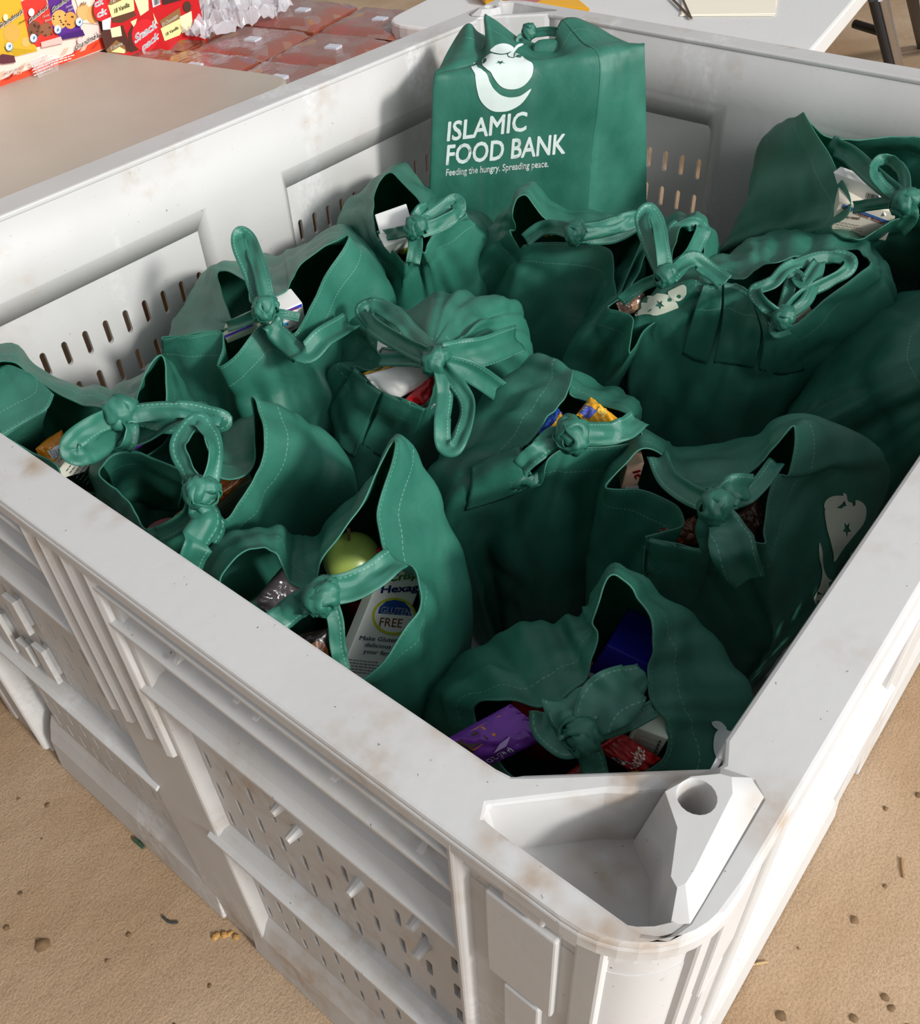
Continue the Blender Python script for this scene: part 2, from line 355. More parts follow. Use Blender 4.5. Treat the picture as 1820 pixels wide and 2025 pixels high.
# corner posts
def arc(cx, cy, r, a0, a1, k=8): return [(cx + r*cos(a0+(a1-a0)*i/k), cy + r*sin(a0+(a1-a0)*i/k)) for i in range(k+1)]
RC = .046
def flip(p, fx, fy): return (LX - p[0] if fx else p[0], LY - p[1] if fy else p[1])
for fx in (0, 1):
    for fy in (0, 1):
        e = .006
        pl = [(.041, .118+.012), (e+.018, .133), (e, .128)] + arc(e+RC, e+RC, RC, pi, 1.5*pi) + [(.128, e), (.133, e+.018), (.118+.012, .041), (.117, .046), (.046, .117)]
        pl = [flip(p, fx, fy) for p in pl]
        MB().prism(pl, FLOORZ, -.045).build('corner_post', M_BIN, BIN, auto=True)
        # shell between post and rim (outer skin only, leaves the pocket open)
        ol = [(.0405, .130)] + [(e+.0004, .128)] + arc(e+RC, e+RC, RC-.0004, pi, 1.5*pi) + [(.128, e+.0004), (.130, .0405)]
        il = [(.0405, .126)] + [(e+.005, .124)] + arc(e+RC, e+RC, RC-.005, pi, 1.5*pi) + [(.124, e+.005), (.126, .0405)]
        ol = [flip(p, fx, fy) for p in ol]; il = [flip(p, fx, fy) for p in il]; k = len(ol)
        vv = [(x, y, z) for z in (-.045, -.001) for x, y in ol] + [(x, y, z) for z in (-.045, -.001) for x, y in il]
        fc = []
        for i in range(k-1):
            fc += [(i, i+1, k+i+1, k+i), (2*k+i, 3*k+i, 3*k+i+1, 2*k+i+1), (k+i, k+i+1, 3*k+i+1, 3*k+i)]
        MB().add(vv, fc).build('post_shell', M_BIN, BIN, auto=True)
        for sgn in (0, 1):   # rib, stepped plate on either flank of the post
            T = (lambda s, d, z: Vector((d, s, z))) if sgn == 0 else (lambda s, d, z: Vector((s, d, z)))
            def TT(s, d, z, T=T, fx=fx, fy=fy):
                v = T(s, d, z); x, y = flip((v.x, v.y), fx, fy); return Vector((x, y, v.z))
            MB().prism([(.117, .007), (.119, .001), (.1235, -.0015), (.128, .001), (.130, .007), (.130, .02), (.117, .02)], FLOORZ+.01, -.008, M=TT).build('rib', M_BIN, BIN, bevel=.0015)
            m2 = MB()
            for (za, zb, a, b) in [(-.03, -.002, .068, .093), (-.135, -.035, .06, .104), (-.26, -.14, .068, .093), (-.36, -.265, .06, .104), (-.5, -.365, .068, .093)]:
                m2.box((a, .001, za), (b, .012, zb), M=TT)
            m2.build('clip_plate', M_BIN, BIN, bevel=.0015)
            MB().box((.036, .0035, FLOORZ+.01), (.052, .012, -.01), M=TT).build('rib', M_BIN, BIN, bevel=.002)
# rim: flat ring with rounded outer corners, cut corners inside, pockets left open
RO = .058
def rim_ring():
    out = []; inn = []; corners = [(0, 0), (1, 0), (1, 1), (0, 1)]
    return
bm = bmesh.new()
outer = []
for (cx, cy, a0) in [(RO, RO, pi), (LX-RO, RO, 1.5*pi), (LX-RO, LY-RO, 0), (RO, LY-RO, .5*pi)]:
    outer += arc(cx, cy, RO, a0, a0+pi/2, 10)
inner = []
IW = .0432
for fx, fy in [(0, 0), (1, 0), (1, 1), (0, 1)]:
    q = [(IW, .128), (.0445, .1185), (.048, .114), (.110, .040), (.116, .037), (.130, IW)]
    q = [flip(p, fx, fy) for p in q]
    if (fx + fy) % 2 == 1: q = q[::-1]
    inner += q
pock = []
PK = [(.0165, .106), (.017, .115), (.024, .1185), (.066, .0765), (.0735, .066), (.090, .048), (.112, .030), (.115, .021), (.109, .0135), (.034, .0125), (.022, .0165), (.0165, .026)]
for fx in (0, 1):
    for fy in (0, 1): pock.append([flip(p, fx, fy) for p in PK])
from mathutils.geometry import tessellate_polygon, delaunay_2d_cdt
def poly_holes(out, holes):
    co = []; loops = []
    for lp in [out] + holes:
        loops.append(list(range(len(co), len(co)+len(lp)))); co += [Vector(p) for p in lp]
    v, e, f, *_ = delaunay_2d_cdt(co, [], loops, 0, 1e-6)
    def inside(p, poly):
        c = False; j = len(poly)-1
        for i in range(len(poly)):
            xi, yi = poly[i]; xj, yj = poly[j]
            if (yi > p[1]) != (yj > p[1]) and p[0] < (xj-xi)*(p[1]-yi)/(yj-yi)+xi: c = not c
            j = i
        return c
    keep = []
    for t in f:
        c = sum((v[i] for i in t), Vector((0, 0)))/len(t)
        if inside(c, out) and not any(inside(c, h) for h in holes): keep.append(tuple(t))
    return [tuple(q) for q in v], keep
def ring_solid(name, out, holes, z0, z1, matl, parent, bevel=0):
    v, f = poly_holes(out, holes); n_ = len(v)
    bm = bmesh.new(); bv = [bm.verts.new((x, y, z1)) for x, y in v]
    for t in f:
        try: bm.faces.new([bv[i] for i in t])
        except ValueError: pass
    bmesh.ops.recalc_face_normals(bm, faces=bm.faces)
    if sum(fc.normal.z for fc in bm.faces) < 0: bmesh.ops.reverse_faces(bm, faces=bm.faces)
    r = bmesh.ops.extrude_face_region(bm, geom=list(bm.faces))
    for g in r['geom']:
        if isinstance(g, bmesh.types.BMVert): g.co.z = z0
    bmesh.ops.recalc_face_normals(bm, faces=bm.faces)
    vs_ = [tuple(q.co) for q in bm.verts]; bm.verts.index_update(); fs = [tuple(q.index for q in fc.verts) for fc in bm.faces]; bm.free()
    return mk(name, vs_, fs, matl, parent, bevel=bevel)
ring_solid('rim', outer, [inner] + pock, -.007, 0, M_BIN, BIN, bevel=.0022)
# outer lip under the rim, and two thin ridges
def offs(poly, d, c=(LX/2, LY/2)):   # shrink the rounded rectangle by d
    r = []
    for (cx, cy, a0) in [(RO, RO, pi), (LX-RO, RO, 1.5*pi), (LX-RO, LY-RO, 0), (RO, LY-RO, .5*pi)]: r += arc(cx, cy, RO-d, a0, a0+pi/2, 10)
    return r
ring_solid('rim_lip', offs(outer, -.001), [offs(outer, .004)], -.016, -.004, M_BIN, BIN, bevel=.0015)
ring_solid('rim_ridge', offs(outer, .003), [offs(outer, .008)], -.030, -.020, M_BIN, BIN, bevel=.0015)
# corner pockets: tray floor + walls, and the raised stacking boss with its hole
for fx in (0, 1):
    for fy in (0, 1):
        F = lambda p: flip(p, fx, fy)
        kk = len(PK); c_ = (.055, .05); low = [(c_[0]+(x-c_[0])*.90, c_[1]+(y-c_[1])*.90) for x, y in PK]
        top = [(*F(p), -.004) for p in PK]; bot = [(*F(p), -.046) for p in low]
        o = MB().add(top + bot, [(i, (i+1) % kk, kk+(i+1) % kk, kk+i) for i in range(kk)] + [tuple(range(kk, 2*kk))]).build('corner_pocket', M_BIN, BIN, smooth=False)
        # boss
        bt = [(.079, .051), (.094, .0450), (.104, .0345), (.106, .0290), (.098, .0245), (.052, .0205), (.044, .0205), (.0400, .0225), (.043, .0275), (.066, .037)]
        bb = [(.0725, .060), (.094, .0525), (.1125, .037), (.1165, .0225), (.1105, .0125), (.045, .0110), (.033, .0110), (.0285, .018), (.036, .0285), (.060, .042)]
        bz = [-.0445, -.002, .0006, .0006, .0006, .0006, .0006, -.002, -.0445, -.0445]
        kb = len(bt); hc = (.086, .0375); hr = .0098
        hole = [(hc[0]+hr*cos(2*pi*i/20), hc[1]+hr*sin(2*pi*i/20)) for i in range(20)]
        zt = .0085
        v, f = poly_holes(bt, [hole])
        m2 = MB(); m2.add([(*F(p), zt) for p in v], f)
        m2.add([(*F(p), zt) for p in bt] + [(*F(p), z_) for p, z_ in zip(bb, bz)], [(i, (i+1) % kb, kb+(i+1) % kb, kb+i) for i in range(kb)])
        hl = [(hc[0]+(x-hc[0])*.62, hc[1]+(y-hc[1])*.62) for x, y in hole]
        m2.add([(*F(p), zt) for p in hole] + [(*F(p), -.022) for p in hl], [(i, (i+1) % 20, 20+(i+1) % 20, 20+i) for i in range(20)] + [tuple(range(20, 40))])
        o = m2.build('stacking_boss', M_BIN, BIN)
        bm = bmesh.new(); bm.from_mesh(o.data); bmesh.ops.remove_doubles(bm, verts=bm.verts, dist=1e-5); bmesh.ops.recalc_face_normals(bm, faces=bm.faces); bm.to_mesh(o.data); bm.free()
        m = o.modifiers.new('b', 'BEVEL'); m.width = .0035*K; m.segments = 3; m.limit_method = 'ANGLE'; m.angle_limit = radians(25)
        o.data.polygons.foreach_set('use_smooth', [True]*len(o.data.polygons))
        m = o.modifiers.new('w', 'WEIGHTED_NORMAL')
# diagonal inner corner walls
for fx in (0, 1):
    for fy in (0, 1):
        q = [flip(p, fx, fy) for p in [(.0405, .1205), (.048, .114), (.110, .040), (.1195, .0405)]]
        m2 = MB(); m2.add([(*p, -.003) for p in q] + [(*p, ZB) for p in q], [(i, i+1, 5+i, 4+i) for i in range(3)])
        o = m2.build('corner_wall', M_BIN, BIN); m = o.modifiers.new('t', 'SOLIDIFY'); m.thickness = .003*K; m.offset = 0
# base deck
MB().box((.03, .03, -.475), (LX-.03, LY-.03, -.455)).build('base_deck', M_BIN, BIN)
# small moulded gussets, pegs and latch blocks on the near left wall
for (px, py, h) in [(320, 1238, .016), (352, 1302, .03), (470, 1378, .022), (508, 1412, .018), (663, 1530, .016), (833, 1672, .016)]:
    q = onplane(px, py, Vector((.006, 0, 0)), Vector((1, 0, 0)))
    MB().add([(.002, q.y, q.z), (.028, q.y, q.z), (.028, q.y, q.z+h), (.002, q.y-.004, q.z), (.028, q.y-.004, q.z), (.028, q.y-.004, q.z+h)],
             [(0, 1, 2), (3, 5, 4), (0, 3, 4, 1), (1, 4, 5, 2), (2, 5, 3, 0)]).build('gusset', M_BIN, BIN)
for (px, py) in [(549, 1598), (578, 1652), (699, 1757), (822, 1822), (832, 1880), (1016, 1300)][:5]:
    q = onplane(px, py, Vector((.012, 0, 0)), Vector((1, 0, 0)))
    MB().cone((.028, q.y, q.z), (.006, q.y, q.z), .0075, .0035, 10).build('peg', M_BIN, BIN)
for (px, py, hh, ww) in [(38, 1213, .024, .010), (12, 1245, .03, .009), (57, 1288, .016, .010), (95, 1310, .026, .010)]:
    q = onplane(px, py, Vector((.012, 0, 0)), Vector((1, 0, 0)))
    m2 = MB().box((.008, q.y-ww, q.z-hh), (.014, q.y+ww, q.z+hh)); m2.box((.014, q.y-ww*.5, q.z-hh*.8), (.024, q.y+ww*.5, q.z+hh*.8))
    m2.build('latch_block', M_BIN, BIN, bevel=.001)
#PART2
# ---------------------------------------------------------------- bag surfaces
def clampbin(v, on=True):
    if not on or v.z > .0: return v
    x, y = min(max(v.x, .048), 1.150), min(max(v.y, .048), .938)
    k = .17
    if x + y < k: e = (k-x-y)/2; x += e; y += e
    if (LX-x) + (LY-y) < k: e = (k-(LX-x)-(LY-y))/2; x -= e; y -= e
    return Vector((x, y, v.z))
def surf(rows, closed, su=7, sv=7, amp=.005, seed=0, fu=16., fv=5., flatten=None):
    """rows of control points -> dense grid, uvs (u along, v from row 0), with soft folds"""
    nr, ncn = len(rows), len(rows[0]); NU = ncn*su if closed else (ncn-1)*su+1; NV = (nr-1)*sv+1
    dense = [[cr(r, i/su, closed) for i in range(NU)] for r in rows]
    G = [[cr([dense[k][i] for k in range(nr)], j/sv, False) for i in range(NU)] for j in range(NV)]
    U = [0.]
    for i in range(1, NU + (1 if closed else 0)): U.append(U[-1] + (G[0][i % NU] - G[0][i-1]).length)
    Vl = [[0.]*NU]
    for j in range(1, NV): Vl.append([Vl[-1][i] + (G[j][i]-G[j-1][i]).length for i in range(NU)])
    out = []
    for j in range(NV):
        r = []
        for i in range(NU):
            a = G[j][(i+1) % NU] if closed or i < NU-1 else G[j][i]; b = G[j][i-1] if closed or i > 0 else G[j][i]
            c = G[min(j+1, NV-1)][i]; d = G[max(j-1, 0)][i]; n_ = (a-b).cross(c-d)
            n_ = n_.normalized() if n_.length > 1e-9 else Vector((0, 0, 1))
            v = Vl[j][i]; th = 2*pi*i/NU if closed else U[i]*6
            cu, su_ = (cos(th), sin(th)) if closed else (U[i]*6, 0)
            k = fu/6.28
            n1 = noise.noise(Vector((cu*k*2+seed*7.3, su_*k*2+1.7, v*fv)))
            n2 = 1-abs(noise.noise(G[j][i]*13+Vector((seed*3.1, 0, 5))))*2.2
            n3 = noise.noise(G[j][i]*34+Vector((seed, 9, 0)))
            n4 = max(0, 1-abs(noise.noise(G[j][i]*8.5+Vector((seed*1.7, 3, 2))))*7)
            wgt = .35 + .65*min(1, v/.05)
            if flatten: wgt *= flatten(i/NU, j/(NV-1))
            r.append(G[j][i] + n_*wgt*(amp*1.3*n1 + amp*.60*(n2-.5) + amp*.30*n3 + amp*.75*n4))
        out.append(r)
    verts = [p for r in out for p in r]; NUf = NU if closed else NU-1
    faces = []; 
    for j in range(NV-1):
        for i in range(NUf): faces.append((j*NU+i, j*NU+(i+1) % NU, (j+1)*NU+(i+1) % NU, (j+1)*NU+i))
    uvs = [(U[i]*K, Vl[j][i]*K) for j in range(NV) for i in range(NU)]
    return verts, faces, uvs, NU, NV
def cloth(name, verts, faces, uvs, parent, thick=.0013, m=None):
    o = mk(name, verts, faces, m or M_BAG, parent, smooth=True, uvs=uvs)
    md = o.modifiers.new('t', 'SOLIDIFY'); md.thickness = thick*K; md.offset = 0
    return o
BVHS = {}
def bag_body(bag, key, cols, seed, bulge=.012, amp=.005, zb=-.452, mids=None, clamp=True):
    rim = [clampbin(V(c[0]), clamp) for c in cols]; sh = [clampbin(V(c[1]), clamp) for c in cols]
    n_ = len(cols); cen = sum(sh, Vector())/n_
    mid = [(a+b)/2 + Vector((0, 0, bulge)) for a, b in zip(rim, sh)]
    nearer = [a.lerp(b, .14) + Vector((0, 0, bulge*.15)) for a, b in zip(rim, sh)]
    low = [clampbin(Vector((cen.x+(p.x-cen.x)*.80, cen.y+(p.y-cen.y)*.80, p.z*.5+zb*.5)), clamp) for p in sh]
    base = [clampbin(Vector((cen.x+(p.x-cen.x)*.56, cen.y+(p.y-cen.y)*.56, zb)), clamp) for p in sh]
    core = [Vector((cen.x+(p.x-cen.x)*.05, cen.y+(p.y-cen.y)*.05, zb)) for p in sh]
    v, f, uv, NU, NV = surf([rim, nearer, mid, sh, low, base, core], True, 9, 9, amp, seed)
    f.append(tuple((NV-1)*NU+i for i in range(NU)))
    o = cloth('bag_body', v, f, uv, bag)
    BVHS[key] = BVHTree.FromPolygons([tuple(q) for q in v], f)
    return o
def panel(bag, rows, seed=0, amp=.003, name='hem_flap'):
    rows = [[V(p) for p in r] for r in rows]
    v, f, uv, a, b = surf(rows, False, 8, 8, amp, seed)
    return cloth(name, v, f, uv, bag)
def ribbon(bag, pts, wd=.022, ang=0., name='handle_strap', fold=.25, seed=0, thick=.0009, m=None, taper=None):
    """a strap: pts (px,py,z) or with a 4th number = twist angle in degrees"""
    P3 = []; A = []
    for p in pts:
        P3.append(P(*p[:3]) if p[0] != 'w' else Vector(p[1:4])); A.append(radians(p[3] if len(p) == 4 and p[0] != 'w' else ang))
    n_ = len(P3); wd *= 0.98; S = (n_-1)*8+1; cs = 8; vs_ = []; uv = []; L_ = 0; last = None; side0 = None
    for i in range(S):
        t = i/8; c = cr(P3, t, False); d = (cr(P3, min(t+.05, n_-1), False) - cr(P3, max(t-.05, 0), False)).normalized()
        k = min(int(t), n_-2); a = A[k]+(A[k+1]-A[k])*(t-k)
        view = (CV - c).normalized()
        sd = d.cross(view)
        sd = sd.normalized() if sd.length > 1e-3 else d.orthogonal().normalized()
        if side0 is not None and sd.dot(side0) < 0: sd = -sd
        side0 = sd.copy(); up = sd.cross(d)
        a += .35*noise.noise(Vector((t*.7, seed, 3.3)))
        s2 = sd*cos(a)+up*sin(a); u2 = -sd*sin(a)+up*cos(a)
        if last is not None: L_ += (c-last).length
        last = c; w_ = wd*(1 if taper is None else taper(i/(S-1)))
        for q in range(cs):
            f_ = q/(cs-1)-.5
            cz = .5+.5*noise.noise(Vector((t*.8, seed*2.3, 8)))
            off = u2*(fold*w_*(.75*(abs(f_)*2)*(1 if noise.noise(Vector((t*.5, seed, 1))) > -.2 else -1)) + w_*.06*sin(f_*11+seed)*cz + w_*.14*noise.noise(Vector((t*1.5, f_*2.2, seed))))
            vs_.append(c+s2*(f_*w_)+off); uv.append((L_*K, (f_+.5)*w_*K))
    fs = [(i*cs+q, i*cs+q+1, (i+1)*cs+q+1, (i+1)*cs+q) for i in range(S-1) for q in range(cs-1)]
    o = mk(name, vs_, fs, m or M_BAG, bag, smooth=True, uvs=uv)
    md = o.modifiers.new('t', 'SOLIDIFY'); md.thickness = thick*K; md.offset = 0
    return o
def knot(bag, px, py, z, r=.016, rot=0., seed=0, squash=.8):
    """an overhand knot: a creased core with two flat turns of strap drawn round it"""
    c = P(px, py, z); r *= 1.0; rr = random.Random(seed); vs_ = []; fs = []; uv = []
    M = Euler((radians(rr.uniform(-20, 20))+.5, radians(rr.uniform(-25, 25)), radians(rot)), 'XYZ').to_matrix()
    nu, nv = 26, 16
    for j in range(nv+1):
        for i in range(nu):
            th, ph = 2*pi*i/nu, pi*j/nv; d = Vector((sin(ph)*cos(th), sin(ph)*sin(th), cos(ph)))
            f_ = 1+.30*(1-2*abs(noise.noise(d*1.9+Vector((seed*5.1, 0, 0)))))*.6+.16*noise.noise(d*5+Vector((0, seed, 0)))
            p = Vector((d.x*.66, d.y*.54, d.z*.46))*r*f_; vs_.append(c+M @ p); uv.append((i*.003+.05, .08+j*.003))
    fs += [(j*nu+i, j*nu+(i+1) % nu, (j+1)*nu+(i+1) % nu, (j+1)*nu+i) for j in range(nv) for i in range(nu)]
    for turn in range(3):
        A = Euler((radians([78, 35, 110][turn]+rr.uniform(-12, 12)), radians([10, 62, -48][turn]), radians(rr.uniform(-30, 30))), 'XYZ').to_matrix()
        N, cs = 44, 7; o_ = len(vs_); wd = r*[.60, .52, .42][turn]; pinch = rr.uniform(0, 6)
        for i in range(N):
            t = 2*pi*i/N; e_ = Vector((cos(t)*r*.86, sin(t)*r*.66, sin(2*t+turn)*r*.22)); out = e_.normalized(); d = Vector((-sin(t), cos(t), .2*cos(2*t))).normalized(); s_ = d.cross(out).normalized()
            w_ = wd*(1-.35*cos(t-pinch)**8)
            for q in range(cs):
                k = q/(cs-1)-.5
                crease = .30*r*(abs(((k*2.2+turn*.3+.35*sin(t*2)) % 1)-.5)-.25)+.12*r*noise.noise(Vector((t*1.6, k*4, seed+turn)))
                p = e_+s_*k*w_*1.9+out*(crease-.55*r*(abs(k)*2)**2*.35); vs_.append(c+M @ (A @ p)); uv.append((t*r*K, .0035*K+(k+.5)*w_*1.9*K))
        fs += [(o_+i*cs+q, o_+i*cs+q+1, o_+((i+1) % N)*cs+q+1, o_+((i+1) % N)*cs+q) for i in range(N) for q in range(cs-1)]
    o = mk('handle_knot', vs_, fs, M_BAG, bag, smooth=True, uvs=uv)
    md = o.modifiers.new('t', 'SOLIDIFY'); md.thickness = .0011*K; md.offset = 0
    return o
# ---------------------------------------------------------------- print
LOGO = dict(
 apple=[(430,290),(350,350),(333,400),(345,440),(390,475),(430,505),(470,570),(520,640),(590,690),(680,705),(770,690),(850,640),(920,550),(942,450),(925,400),(850,360),(800,320),(740,290),(715,292),(712,345),(640,335),(620,303),(560,308),(480,300)],
 leaf=[(427,258),(480,200),(560,170),(640,180),(700,215),(698,248),(660,270),(600,292),(520,292)],
 stem=[(638,300),(668,272),(703,232),(740,190),(780,172),(820,172),(806,195),(760,218),(722,262),(702,296),(703,334),(680,336),(645,322)],
 crescent=[(237,392),(205,430),(205,470),(240,520),(250,600),(265,700),(300,820),(370,910),(460,965),(560,972),(660,955),(780,890),(860,800),(915,695),(800,775),(700,798),(620,795),(540,765),(470,700),(420,620),(400,560),(370,510),(320,475),(270,450)])
def star(cx, cy, rx, ry, r0=.42):
    return [(cx+(rx if k % 2 == 0 else rx*r0)*sin(pi*k/5), cy+(ry if k % 2 == 0 else ry*r0)*cos(pi*k/5)) for k in range(10)]
def decal(parent, key, poly, holes=(), m=None, name='printed_logo', grid=0, smooth=True, eps=.0016, dens=3):
    if smooth: poly = [tuple(cr([Vector((*p, 0)) for p in poly], i/dens, True))[:2] for i in range(len(poly)*dens)]
    co = [Vector(p) for p in poly]; loops = [list(range(len(co)))]
    for h in holes: loops.append(list(range(len(co), len(co)+len(h)))); co += [Vector(p) for p in h]
    if grid:
        xs = [p[0] for p in poly]; ys = [p[1] for p in poly]; x = min(xs)+grid/2
        while x < max(xs):
            y = min(ys)+grid/2
            while y < max(ys): co.append(Vector((x, y))); y += grid
            x += grid
    v, e, f, *_ = delaunay_2d_cdt(co, [], loops, 0, 1e-6)
    def inside(p, pl):
        c = False; j = len(pl)-1
        for i in range(len(pl)):
            if (pl[i][1] > p[1]) != (pl[j][1] > p[1]) and p[0] < (pl[j][0]-pl[i][0])*(p[1]-pl[i][1])/(pl[j][1]-pl[i][1])+pl[i][0]: c = not c
            j = i
        return c
    keep = [tuple(t) for t in f if inside(sum((v[i] for i in t), Vector((0, 0)))/len(t), poly) and not any(inside(sum((v[i] for i in t), Vector((0, 0)))/len(t), h) for h in holes)]
    return project(parent, key, [tuple(q) for q in v], keep, m, name, eps)
def project(parent, key, v2, faces, m, name, eps=.0012, lim=.016):
    out = []; ok = []
    for x, y in v2:
        d = ray(x, y).normalized(); h = BVHS[key].ray_cast(CV, d)
        if h[0] is None: out.append(Vector()); ok.append(False); continue
        nrm = h[1] if h[1].dot(d) < 0 else -h[1]
        out.append(h[0]+nrm*eps); ok.append(True)
    fs = [f for f in faces if all(ok[i] for i in f) and max((out[i]-out[f[0]]).length for i in f) < lim]
    used = sorted({i for f in fs for i in f}); ix = {a: b for b, a in enumerate(used)}
    if not fs: return None
    return mk(name, [out[i] for i in used], [tuple(ix[i] for i in f) for f in fs], m or M_PRINT, parent, smooth=True)
_txt = {}
def text2d(s, bold=.0, shear=0.):
    k = (s, bold, shear)
    if k not in _txt:
        cu = bpy.data.curves.new('t', 'FONT'); cu.body = s; cu.shear = shear; cu.resolution_u = 3
        o = bpy.data.objects.new('t', cu); C.objects.link(o)
        dg = bpy.context.evaluated_depsgraph_get(); me = bpy.data.meshes.new_from_object(o.evaluated_get(dg))
        vv = [(v.co.x, v.co.y) for v in me.vertices]; ff = [tuple(p.vertices) for p in me.polygons]
        bpy.data.objects.remove(o); bpy.data.curves.remove(cu); bpy.data.meshes.remove(me)
        if bold:
            v0, f0, vv, ff = vv, ff, [], []
            for k_ in range(8):
                n0 = len(vv); vv += [(x+bold*cos(k_*pi/4), y+bold*sin(k_*pi/4)) for x, y in v0]; ff += [tuple(n0+i for i in f_) for f_ in f0]
        x0 = min(v[0] for v in vv); x1 = max(v[0] for v in vv)
        _txt[k] = ([((x-x0)/(x1-x0), y) for x, y in vv], ff)      # x 0..1, y in em (cap height about 0.69)
    return _txt[k]
# ---------------------------------------------------------------- the bags
def new_bag(label, cols, seed, key, **kw):
    pts = [clampbin(V(c[1])) for c in cols]; cen = sum(pts, Vector())/len(pts); cen.z = kw.get('zb', -.452)
    b = empty('tote_bag', cen, label, 'bag', 'green tote bags in the bin')
    bag_body(b, key, cols, seed, **kw)
    return b
def drape(bag, key, rows, off, seed=0, amp=.0015, name='hem_flap', n=7):
    """a fold of cloth lying on the bag: px grid of control points dropped on its surface, off = height per row"""
    nr, ncn = len(rows), len(rows[0]); out = []
    for j in range((nr-1)*n+1):
        for i in range((ncn-1)*n+1):
            r_ = [cr([Vector((*p, 0)) for p in row], i/n, False) for row in rows]; q = cr(r_, j/n, False)
            o_ = cr([Vector((o, 0, 0)) for o in off], j/n, False).x
            d = ray(q.x, q.y).normalized(); h = BVHS[key].ray_cast(CV, d)
            if h[0] is None: out.append(None); continue
            out.append(h[0]-d*(o_+amp*(noise.noise(Vector((q.x*.03, q.y*.03, seed)))+.5)))
    M_ = (ncn-1)*n+1; fs = []
    for j in range((nr-1)*n):
        for i in range(M_-1):
            f = (j*M_+i, j*M_+i+1, (j+1)*M_+i+1, (j+1)*M_+i)
            if all(out[k] is not None for k in f) and max((out[k]-out[f[0]]).length for k in f) < .03: fs.append(f)
    uv = []; 
    for k, p in enumerate(out):
        j, i = divmod(k, M_); top = out[i] or Vector(); uv.append((i*.004, ((p-top).length if p else 0)*K))
    return cloth(name, [p or Vector() for p in out], fs, uv, bag)
B = {}
B['b3'] = new_bag('green tote bag by the left wall, its handle loop standing straight up', [
 ((320,668,-.12),(325,800,-.24)), ((385,662,-.115),(400,850,-.25)), ((440,657,-.11),(460,880,-.25)), ((430,722,-.125),(500,890,-.25)),
 ((470,700,-.11),(540,890,-.25)), ((518,642,-.09),(580,890,-.25)), ((560,655,-.095),(640,880,-.25)), ((592,648,-.09),(700,850,-.24)),
 ((640,548,-.07),(750,700,-.20)), ((690,468,-.05),(780,610,-.17)), ((640,490,-.06),(700,470,-.17)), ((585,535,-.075),(600,500,-.17)),
 ((565,580,-.08),(560,520,-.17)), ((500,600,-.08),(520,520,-.17)), ((490,560,-.08),(490,530,-.16)), ((443,535,-.085),(430,540,-.15)),
 ((428,550,-.09),(390,590,-.17)), ((455,622,-.10),(350,640,-.18)), ((445,650,-.11),(335,668,-.17))], 3, 'b3')
B['b2'] = new_bag('green tote bag tucked left of the upright printed bag, pointed corner raised', [
 ((750,473,-.12),(690,600,-.24)), ((777,496,-.12),(740,640,-.25)), ((802,518,-.12),(790,680,-.26)), ((822,470,-.10),(840,660,-.26)),
 ((838,500,-.11),(880,630,-.25)), ((854,465,-.10),(930,610,-.24)), ((919,421,-.09),(1000,560,-.22)), ((900,440,-.10),(970,450,-.2)),
 ((842,438,-.10),(890,410,-.2)), ((835,405,-.09),(850,385,-.18)), ((777,343,-.07),(800,350,-.15)), ((745,371,-.085),(715,400,-.16)), ((739,420,-.10),(668,450,-.17))], 2, 'b2')
B['b15'] = new_bag('green tote bag at the front left rim, tall pointed flap and wide open side', [
 ((202,947,-.10),(192,1010,-.2)), ((233,969,-.105),(230,1090,-.22)), ((264,1005,-.11),(260,1130,-.22)), ((290,1050,-.12),(300,1150,-.22)),
 ((330,1060,-.12),(350,1180,-.22)), ((385,1030,-.11),(400,1200,-.24)), ((445,1026,-.11),(480,1200,-.25)), ((480,975,-.10),(560,1150,-.24)),
 ((516,928,-.09),(620,1080,-.22)), ((521,864,-.07),(705,1000,-.19)), ((512,812,-.06),(690,905,-.16)), ((497,786,-.055),(600,850,-.14)),
 ((505,840,-.08),(530,830,-.15)), ((493,930,-.10),(470,850,-.17)), ((435,944,-.10),(440,850,-.17)), ((410,880,-.08),(420,840,-.15)),
 ((385,829,-.06),(395,825,-.13)), ((300,870,-.08),(300,835,-.15)), ((247,890,-.09),(240,865,-.15)), ((205,918,-.095),(192,905,-.15))], 15, 'b15')
panel(B['b15'], [[(205,922,-.095),(228,898,-.092),(269,892,-.09),(302,905,-.09),(365,931,-.09)], [(222,950,-.13),(240,938,-.13),(280,940,-.14),(320,950,-.13),(360,960,-.12)], [(240,1010,-.2),(260,1000,-.22),(290,1010,-.24),(320,1010,-.22),(350,1010,-.18)]], 5)
B['b16'] = new_bag('green tote bag in the far left corner of the bin with its knot over snacks', [
 ((3,862,-.09),(-40,900,-.16)), ((55,892,-.10),(20,960,-.2)), ((110,920,-.11),(80,1010,-.22)), ((130,955,-.13),(120,1030,-.22)),
 ((200,975,-.16),(200,1000,-.24)), ((250,930,-.16),(260,960,-.24)), ((330,870,-.14),(350,930,-.22)), ((328,805,-.09),(400,860,-.2)),
 ((322,703,-.06),(360,760,-.17)), ((280,745,-.07),(310,730,-.15)), ((268,800,-.08),(270,775,-.15)), ((230,812,-.08),(230,785,-.14)),
 ((192,808,-.085),(190,788,-.14)), ((137,793,-.08),(140,778,-.13)), ((60,740,-.07),(80,735,-.12)), ((5,712,-.06),(0,705,-.11)), ((-40,760,-.07),(-60,750,-.13)), ((-25,830,-.08),(-60,840,-.15))], 16, 'b16')
panel(B['b16'], [[(3,864,-.088),(52,834,-.085),(93,811,-.08),(107,780,-.075)], [(-10,820,-.085),(30,790,-.08),(60,765,-.075),(80,755,-.07)], [(-30,770,-.08),(-10,735,-.07),(20,722,-.065),(60,738,-.065)]], 6)
